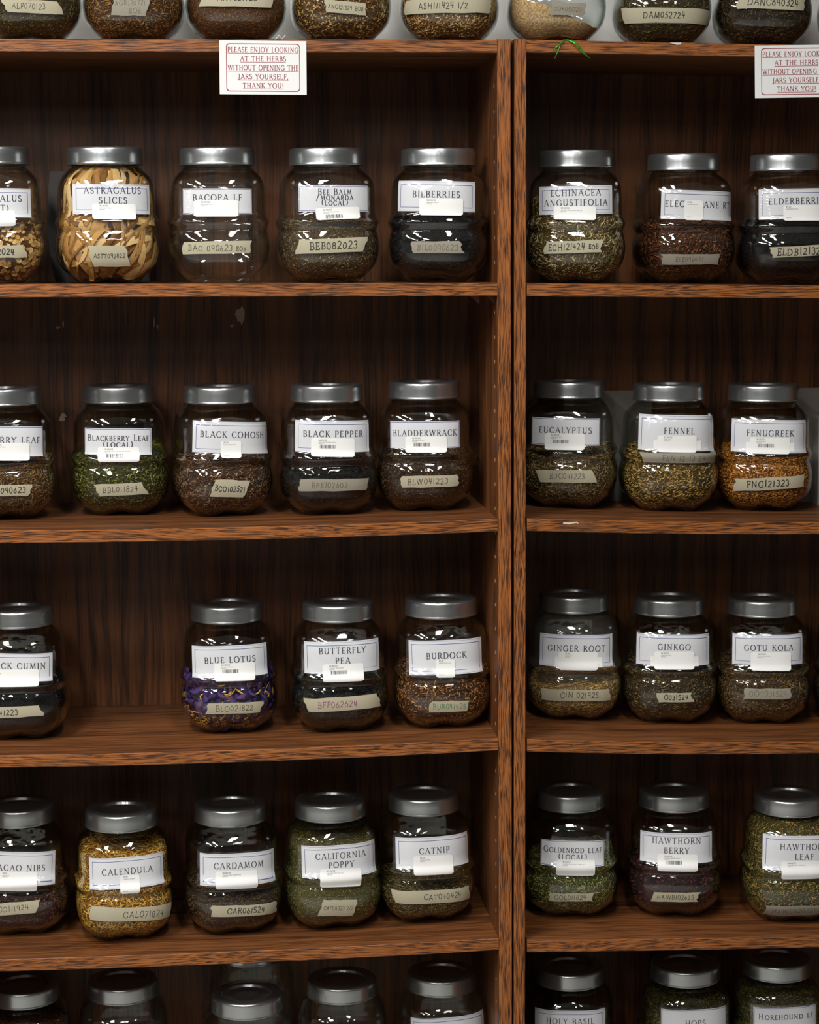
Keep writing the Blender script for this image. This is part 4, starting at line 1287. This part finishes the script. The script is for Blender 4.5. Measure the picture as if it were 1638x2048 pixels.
# heights of the title lines above the middle of their label
ROWS = {'1a': (.0067, -.008), '1b': (.0130, -.0018), '1c': (.0057,), '1d': (.0105, .002, -.006), '1e': (.003,), '1f': (.0112, -.004), '1g': (.001,), '1h': (.0044,), '2a': (.002,), '2b': (.0060, -.0044), '2c': (.0046,), '2d': (.004,),
        '2e': (.0028,), '2f': (.0024,), '2g': (.0035,), '2h': (.005,), '3a': (.002,), '3b': (.0023,), '3c': (.0106, -.0054), '3d': (.0026,), '3e': (.0035,), '3f': (.005,), '3g': (.0035,), '4a': (.0005,), '4b': (.002,), '4c': (.0057,),
        '4d': (.0085, -.0062), '4e': (.003,), '4f': (.0060, -.0054), '4g': (.012, -.004), '4h': (.0103, -.006), '5g': (.008,), '5h': (.002,), '5i': (.009,)}


def wavy(rs, a, n=5):
    p = [rs.uniform(-a, a) for _ in range(n + 1)]
    return lambda s: p[min(int(s * n), n - 1)] * (1 - (s * n - min(int(s * n), n - 1))) + p[min(int(s * n), n - 1) + 1] * (s * n - min(int(s * n), n - 1))


def add_title(root, spec, lines, rs, rows):
    cu, cz, w, h, tilt = spec
    a = math.radians(tilt)
    lab = patch_on_jar('paper_label', cu, cz, w, h, a, 0.00045, PAPER, root)
    inset = .0062 if w > .1175 else .0014
    W2, H2, t = w / 2 - inset, h / 2 - inset, .00034
    Q = []
    for v in (H2, -H2):
        Q += rect_quads(-W2 - t, W2 + t, v - t, v + t, 30)
    for u in (-W2, W2):
        for k in range(6):
            v0 = -H2 + 2 * H2 * k / 6
            Q += [[(u - t, v0), (u + t, v0), (u + t, v0 + H2 / 3), (u - t, v0 + H2 / 3)]]
    if inset > .003:
        W3, H3, t = w / 2 - .0016, h / 2 - .0016, .0001
        for v in (H3, -H3):
            Q += rect_quads(-W3, W3, v - t, v + t, 30)
    quads_on_jar('label_border', rot_uv(Q, cu, cz, a), 0.00062, BLUE, lab)
    Q = []
    n = len(lines)
    for i, tx in enumerate(lines):
        small = any(c.islower() for c in ''.join(lines))
        cap = .0094 if not small else .0098 if n < 3 else .0086
        v = rows[i]
        q, wd = text_quads(tx, cap, small=.8)
        lim = w * .90
        sx = min(1.0, lim / wd)
        Q.append(place_quads(q, -wd * sx / 2, v - cap * (.4 if small and tx[0].islower() else .5), 0, sx))
    if Q:
        quads_on_jar('label_lettering', rot_uv(np.concatenate(Q), cu, cz, a), 0.00064, INK, lab)
    # the clear tape over the label, creased where it leaves the flat of the glass
    rid = []
    for s in (-1, 1):
        for k in range(rs.choice((1, 1, 2))):
            rid.append((s * (w * .5 * rs.uniform(.66, 1.0)), rs.uniform(-.2, .2), rs.uniform(.0006, .0013), rs.uniform(.5, 1.2), rs.uniform(0, 6), rs.uniform(-1.2, -.3), rs.uniform(.7, 1.2), rs.uniform(1300, 2000)))

    def crease(U, Vv):
        o = np.zeros(len(U))
        for (u0, sl, wd, hh, ph, lo, hi, kk) in rid:
            path = u0 + sl * Vv + .0010 * np.sin(Vv * 330 + ph) + .0005 * np.sin(Vv * 900 + ph * 2)
            vv = Vv / (h / 2)
            win = np.clip((vv - lo) * 4, 0, 1) * np.clip((hi - vv) * 4, 0, 1)
            band = np.exp(-((U - path) / wd) ** 2) * win
            o += band * (hh * .0005 + .00036 * np.sin(kk * Vv + 900 * U + ph))
        return o + .0001 * np.sin(U * 260 + 3 * np.sin(Vv * 120)) + .0003
    patch_on_jar('clear_tape', cu, cz, w + .010, h + .006, a, 0.0009, FILM, root, nu=100, nv=84, thick=0.00005, extra=crease)
    return lab


def add_sticker(root, spec, data, rs):
    cu, cz, w, h, tilt = spec
    price, prod, mode = data
    a = math.radians(tilt)
    off = .0017
    if mode >= 3:
        patch_on_jar('price_sticker', cu + .001, cz - .002, w + .014, h * .55, a, off - .0004, STICKER, root, nu=20, nv=4)
    rr = .0032
    cut = lambda s: -(rr - math.sqrt(max(rr * rr - max(0, rr - s * h) ** 2, 0))) if s * h < rr else (-(rr - math.sqrt(max(rr * rr - max(0, rr - (1 - s) * h) ** 2, 0))) if (1 - s) * h < rr else 0.0)
    st = patch_on_jar('price_sticker', cu, cz, w, h, a, off, STICKER, root, nu=20, nv=14, left=lambda v: -cut(v), right=cut)
    Q = []
    barcode = mode in (1, 4)
    small = mode == 2
    x0 = -w / 2 + (.0045 if small else w * .17)
    y = h / 2 - (.0042 if not small else .0038)
    for tx, cap, th in ((price, .0021, .16), (prod, .0012, .14), ('REGULAR', .0012, .14)):
        if small and tx == 'REGULAR':
            y = -h / 2 + .004
        q, wd = text_quads(tx, cap, .16, 'pen', thick=th)
        sx = min(1.0, (w / 2 - .002 - x0) / wd)
        Q.append(place_quads(q, x0, y, 0, sx))
        y -= cap + .0009 if tx == price else .0021
    if barcode:
        x = x0 + .002
        y1, y0 = y + .001, y - .0048
        while x < x0 + .027:
            b = rs.choice((.0004, .0004, .0008, .0012))
            Q.append(np.array(rect_quads(x, x + b, y0, y1)))
            x += b + rs.choice((.0004, .0006, .0009))
    quads_on_jar('sticker_print', rot_uv(np.concatenate(Q), cu, cz, a), off + .0001, PRINT, st)


def add_tape(root, spec, data, rs, key):
    cu, cz, w, h, tilt = spec
    text, pen, cap, th = data
    a = math.radians(tilt)
    sk = rs.uniform(-.5, .5)
    n1, n2 = wavy(rs, .0022, 4), wavy(rs, .0022, 4)
    e1, e2 = wavy(rs, .0006, 6), wavy(rs, .0006, 6)
    tp = patch_on_jar('masking_tape', cu, cz, w, h, a, .0005, MASK_G if pen == 'f' else MASK, root, nu=24, nv=8, left=lambda v: n1(v) + sk * h * (v - .5), right=lambda v: n2(v) + rs.uniform(-.0004, .0004) + sk * h * (v - .5), top=e1, bot=e2)
    rows = text.split('|')
    Q = []
    for i, tx in enumerate(rows):
        cp = min(cap, h * (.62 if len(rows) == 1 else .36))
        q, wd = text_quads(tx, cp, .16, 'pen', thick=th / cp, jitter=.07, rnd=rs, small=.7, slant=.06)
        sx = min(1.0, w * .86 / wd)
        v = -cp / 2 + (0 if len(rows) == 1 else (.0052, -.0052)[i])
        Q.append(place_quads(q, -wd * sx / 2 + rs.uniform(-.3, .3) * max(0, w * .86 - wd * sx), v, rs.uniform(-.02, .02), sx))
    quads_on_jar('handwriting', rot_uv(np.concatenate(Q), cu, cz, a), .00068, PENS[pen], tp)


GROUPS = {'0': 'herb jars on top of the bookcases', '1': 'herb jars on the first shelf', '2': 'herb jars on the second shelf', '3': 'herb jars on the third shelf', '4': 'herb jars on the fourth shelf', '5': 'herb jars on the bottom shelf'}
for num, (key, (x, y, z, rz, lab, stk, tap, lev)) in enumerate(JARS.items()):
    title, tape, price, fill, jlabel = INFO[key]
    rs = random.Random(100 + num)
    root = empty('herb_jar', (x, y, z + .0002), math.radians(rz))
    if key[0] == '0':
        root.scale = (.965, .965, 1.0)
    tag(root, jlabel, 'jar', GROUPS[key[0]])
    g = link_obj('jar_body', GLASS_ME, root)
    if key == '3e':
        me = GLASS_ME.copy()
        me.materials[0] = GLASS_DUSTY
        g.data = me
    lid = link_obj('lid', LID_ME, root)
    lid.rotation_euler = (0, 0, rs.uniform(0, 6))
    if lab is not None and title is not None:
        add_title(root, lab, title, rs, ROWS.get(key, (.003,)))
    if stk is not None and price is not None:
        add_sticker(root, stk, price, rs)
    if tap is not None and tape is not None:
        add_tape(root, tap, tape, rs, key)
    if fill is not None:
        hk, lv, flabel = fill
        lv = lev if lv is None else lv
        me = fill_jar(hk, lv, 300 + num, slope={'1f': (-.22, 0), '4f': (.12, 0), '2b': (.1, .1), '3e': (.08, .1)}.get(key, (0, .12)))
        nm = 'dried_herb'
        for w_, k_ in HERB_KIND.items():
            if w_ in hk:
                nm = k_
        f = link_obj(nm, me)
        f.location = root.location
        f.rotation_euler = root.rotation_euler
        f.scale = root.scale
        tag(f, flabel, 'dried herb', 'herbs in the jars', 'stuff')

# ------------------------------------------------------------------ the low block that lifts the hindmost jar
box('riser_block', -.45, -.325, .20, .335, .1152, .1468, plain('grey_riser_board', (.3, .29, .27, 1), .8), bevel=.001)
tag(bpy.data.objects['riser_block'], 'low grey board block lifting the rear jar on the bottom shelf', 'block')

# ------------------------------------------------------------------ notices taped to the front of the top boards
CARD = plain('notice_card_paper', (.70, .70, .69, 1), .6)


def notice(x0, x1, z0, z1, y, tilt, label):
    root = empty('notice_card', ((x0 + x1) / 2, y, (z0 + z1) / 2))
    root.rotation_euler = (math.radians(-1.5), math.radians(-tilt), 0)
    tag(root, label, 'sign', 'notice cards on the top boards')
    w, h = x1 - x0, z1 - z0
    v, f = box_data(-w / 2, w / 2, -.0004, 0, -h / 2, h / 2)
    mesh_obj('card', v, f, CARD, root)

    def flat(name, Q, m, yy):
        Q = np.asarray(Q).reshape(-1, 2)
        V = np.stack([Q[:, 0], np.full(len(Q), yy), Q[:, 1]], 1)
        link_obj(name, np_mesh(name, V, [np.arange(len(V)).reshape(-1, 4)], [m], smooth=False), root)
    W, H, r = w / 2 - .0098, h / 2 - .0042, .005
    pts = []
    for cx, cz, a0 in ((W - r, H - r, 0), (-W + r, H - r, 90), (-W + r, -H + r, 180), (W - r, -H + r, 270)):
        pts += [(cx + r * math.cos(math.radians(a0 + k * 15)), cz + r * math.sin(math.radians(a0 + k * 15))) for k in range(7)]
    pts.append(pts[0])
    Q = []
    for (ax, az), (bx, bz) in zip(pts, pts[1:]):
        k = 1 - .0011 / W
        kz = 1 - .0011 / H
        Q.append([(ax, az), (bx, bz), (bx * k, bz * kz), (ax * k, az * kz)])
    flat('notice_border', Q, RED, -.0006)
    Q = []
    for i, tx in enumerate(('PLEASE ENJOY LOOKING', 'AT THE HERBS', 'WITHOUT OPENING THE', 'JARS YOURSELF,', 'THANK YOU!')):
        cap = .0071
        q, wd = text_quads(tx, cap, .13, thick=.15, thin=.085)
        sx = min(1.0, (2 * W - .004) / wd)
        if i == 0 or i == 2:
            sx = (2 * W - .0045) / wd
        zc = .0262 - i * .0131
        Q.append(place_quads(q, -wd * sx / 2, zc - cap / 2, 0, sx))
        Q.append(np.array([[(-wd * sx / 2, zc - cap / 2 - .0019), (wd * sx / 2, zc - cap / 2 - .0019), (wd * sx / 2, zc - cap / 2 - .0012), (-wd * sx / 2, zc - cap / 2 - .0012)]]))
    flat('notice_lettering', np.concatenate(Q), RED, -.0006)


notice(-.4163, -.2872, 1.7469, 1.8257, -.0022, -.4, 'white red-bordered notice hanging on the wide bookcase, wholly in view')
notice(.3958, .5252, 1.7425, 1.8214, -.0022, .8, 'white red-bordered notice cut off by the picture edge')

# ------------------------------------------------------------------ odds and ends
def curve_tube(name, pts, r0, r1, m, parent=None, n=6):
    P = [Vector(p) for p in pts]
    V, F = [], []
    N = len(P)
    for i, p in enumerate(P):
        d = (P[min(i + 1, N - 1)] - P[max(i - 1, 0)]).normalized()
        s = d.cross(Vector((0, 1, 0.01))).normalized()
        t = s.cross(d)
        r = r0 + (r1 - r0) * i / (N - 1)
        V += [p + s * r * math.cos(2 * PI * k / n) + t * r * .35 * math.sin(2 * PI * k / n) for k in range(n)]
    for i in range(N - 1):
        F += [(i * n + k, i * n + (k + 1) % n, (i + 1) * n + (k + 1) % n, (i + 1) * n + k) for k in range(n)]
    F += [tuple(range(n))[::-1], tuple(range((N - 1) * n, N * n))]
    return mesh_obj(name, V, F, m, parent, smooth=True)


def bez(a, b, c, n=10):
    a, b, c = Vector(a), Vector(b), Vector(c)
    return [a * (1 - t) ** 2 + b * 2 * t * (1 - t) + c * t * t for t in [i / n for i in range(n + 1)]]


GREEN = plain('shiny_green_tinsel', rgb(40, 150, 30), .22, 0.35)
tw = empty('green_tinsel_strand', (.102, -.003, R_TOP(.102)))
tag(tw, 'shiny green tinsel strand hanging over the front of the top board', 'tinsel')
o0 = Vector((.102, -.003, R_TOP(.102)))
for a, b, c, r0, r1 in (((.101, .004, 1.8282), (.106, -.006, 1.829), (.0855, -.006, 1.8140), .0013, .0008), ((.100, .004, 1.8282), (.0985, -.007, 1.8270), (.0868, -.005, 1.8000), .0009, .0004),
                        ((.103, .004, 1.8282), (.113, -.009, 1.829), (.1255, -.006, 1.8140), .0009, .0017), ((.1255, -.006, 1.8140), (.131, -.006, 1.8075), (.1418, -.005, 1.8000), .0017, .0003), ((.112, .004, 1.8282), (.1165, -.007, 1.8285), (.1210, -.006, 1.8185), .0006, .0005)):
    curve_tube('tinsel_blade', [Vector(p) - o0 for p in bez(a, b, c)], r0, r1, GREEN, tw)
CLEAR = plain('whitish_plastic', rgb(205, 205, 205), .3)
o_ = curve_tube('plastic_tie_scrap', [(-.3345, .02, 1.8288), (-.3318, .02, 1.8300), (-.3262, .02, 1.8362), (-.3222, .02, 1.8300), (-.3165, .02, 1.8368)], .0008, .0008, CLEAR)
tag(o_, 'tiny white zigzag plastic scrap on the top board behind the notice', 'scrap')
# see-through tape left on the edge of the second shelf
RES = FILM
zt_ = R_SH[1](.118)
v = [(.0935, -.0006, zt_ - .001), (.1425, -.0006, zt_ - .001), (.1425, -.0006, zt_ - .0165), (.0958, -.0006, zt_ - .0155)]
v += [(a, -.0003, c) for a, b, c in v]
tr_ = mesh_obj('tape_remnant', v, [(0, 1, 2, 3), (7, 6, 5, 4), (0, 4, 5, 1), (1, 5, 6, 2), (2, 6, 7, 3), (3, 7, 4, 0)], RES)
tag(tr_, 'clear tape remnant on the shelf edge below eucalyptus', 'tape')
ragged('torn_paper', .114, zt_ - .0055, [(-.013, -.0002), (-.011, .0022), (-.004, .0014), (.004, .0020), (.010, .0024), (.0125, -.001), (.009, .0004), (.002, -.0004), (-.003, -.0018), (-.008, -.0008)], -.0007, .0003, plain('torn_paper_white', rgb(200, 186, 170), .8), tr_)
# dark folder between the two astragalus jars
FOLD = plain('charcoal_folder_card', rgb(58, 54, 52), .7)
n = 10
V, F = [], []
for i in range(n + 1):
    t = i / n
    zz = 1.4692 + .176 * t
    xx = -.686 + .0 + .009 * (1 - 4 * (t - .5) ** 2) * -1 + .004 * (1 - t)
    yy = .232 + .012 * t
    V += [(xx, yy, zz), (xx + .15, yy + .012, zz), (xx + .15, yy + .0135, zz), (xx, yy + .0015, zz)]
for i in range(n):
    F += [(i * 4 + k, i * 4 + (k + 1) % 4, i * 4 + 4 + (k + 1) % 4, i * 4 + 4 + k) for k in range(4)]
F += [(3, 2, 1, 0), (n * 4, n * 4 + 1, n * 4 + 2, n * 4 + 3)]
o_ = mesh_obj('card_folder', V, F, FOLD)
tag(o_, 'charcoal card folder standing behind the jar of astragalus slices', 'folder')
# grey plates standing at the back of the second shelf
GREY = plain('grey_card_plate', rgb(118, 112, 104), .75)
LGREY = plain('lighter_grey_plate', rgb(150, 146, 140), .75)


def plate(name, x0, x1, y, z0, z1, r, t, m, label, cat):
    pts = [(x0, z0), (x1, z0)]
    for cx, cz, a0 in ((x1 - r, z1 - r, 0), (x0 + r, z1 - r, 90)):
        pts += [(cx + r * math.cos(math.radians(a0 + k * 15)), cz + r * math.sin(math.radians(a0 + k * 15))) for k in range(7)]
    n = len(pts)
    V = [(a, y, b) for a, b in pts] + [(a, y + t, b) for a, b in pts]
    F = [tuple(range(n)), tuple(range(2 * n - 1, n - 1, -1))] + [((k + 1) % n, k, k + n, (k + 1) % n + n) for k in range(n)]
    o = mesh_obj(name, V, F, m)
    tag(o, label, cat)


plate('grey_plate', .150, .300, .270, R_SH[1](.3) + .0005, 1.280, .002, .003, GREY, 'grey plate standing behind the eucalyptus and fennel jars', 'plate')
plate('grey_plate', .5485, .70, .268, R_SH[1](.7) + .0003, 1.280, .010, .003, GREY, 'grey round-cornered plate standing past the fenugreek jar', 'plate')
plate('grey_box', .5715, .68, .215, R_SH[1](.62) + .0003, 1.236, .006, .03, LGREY, 'lighter grey box in front of the round-cornered plate past fenugreek', 'box')
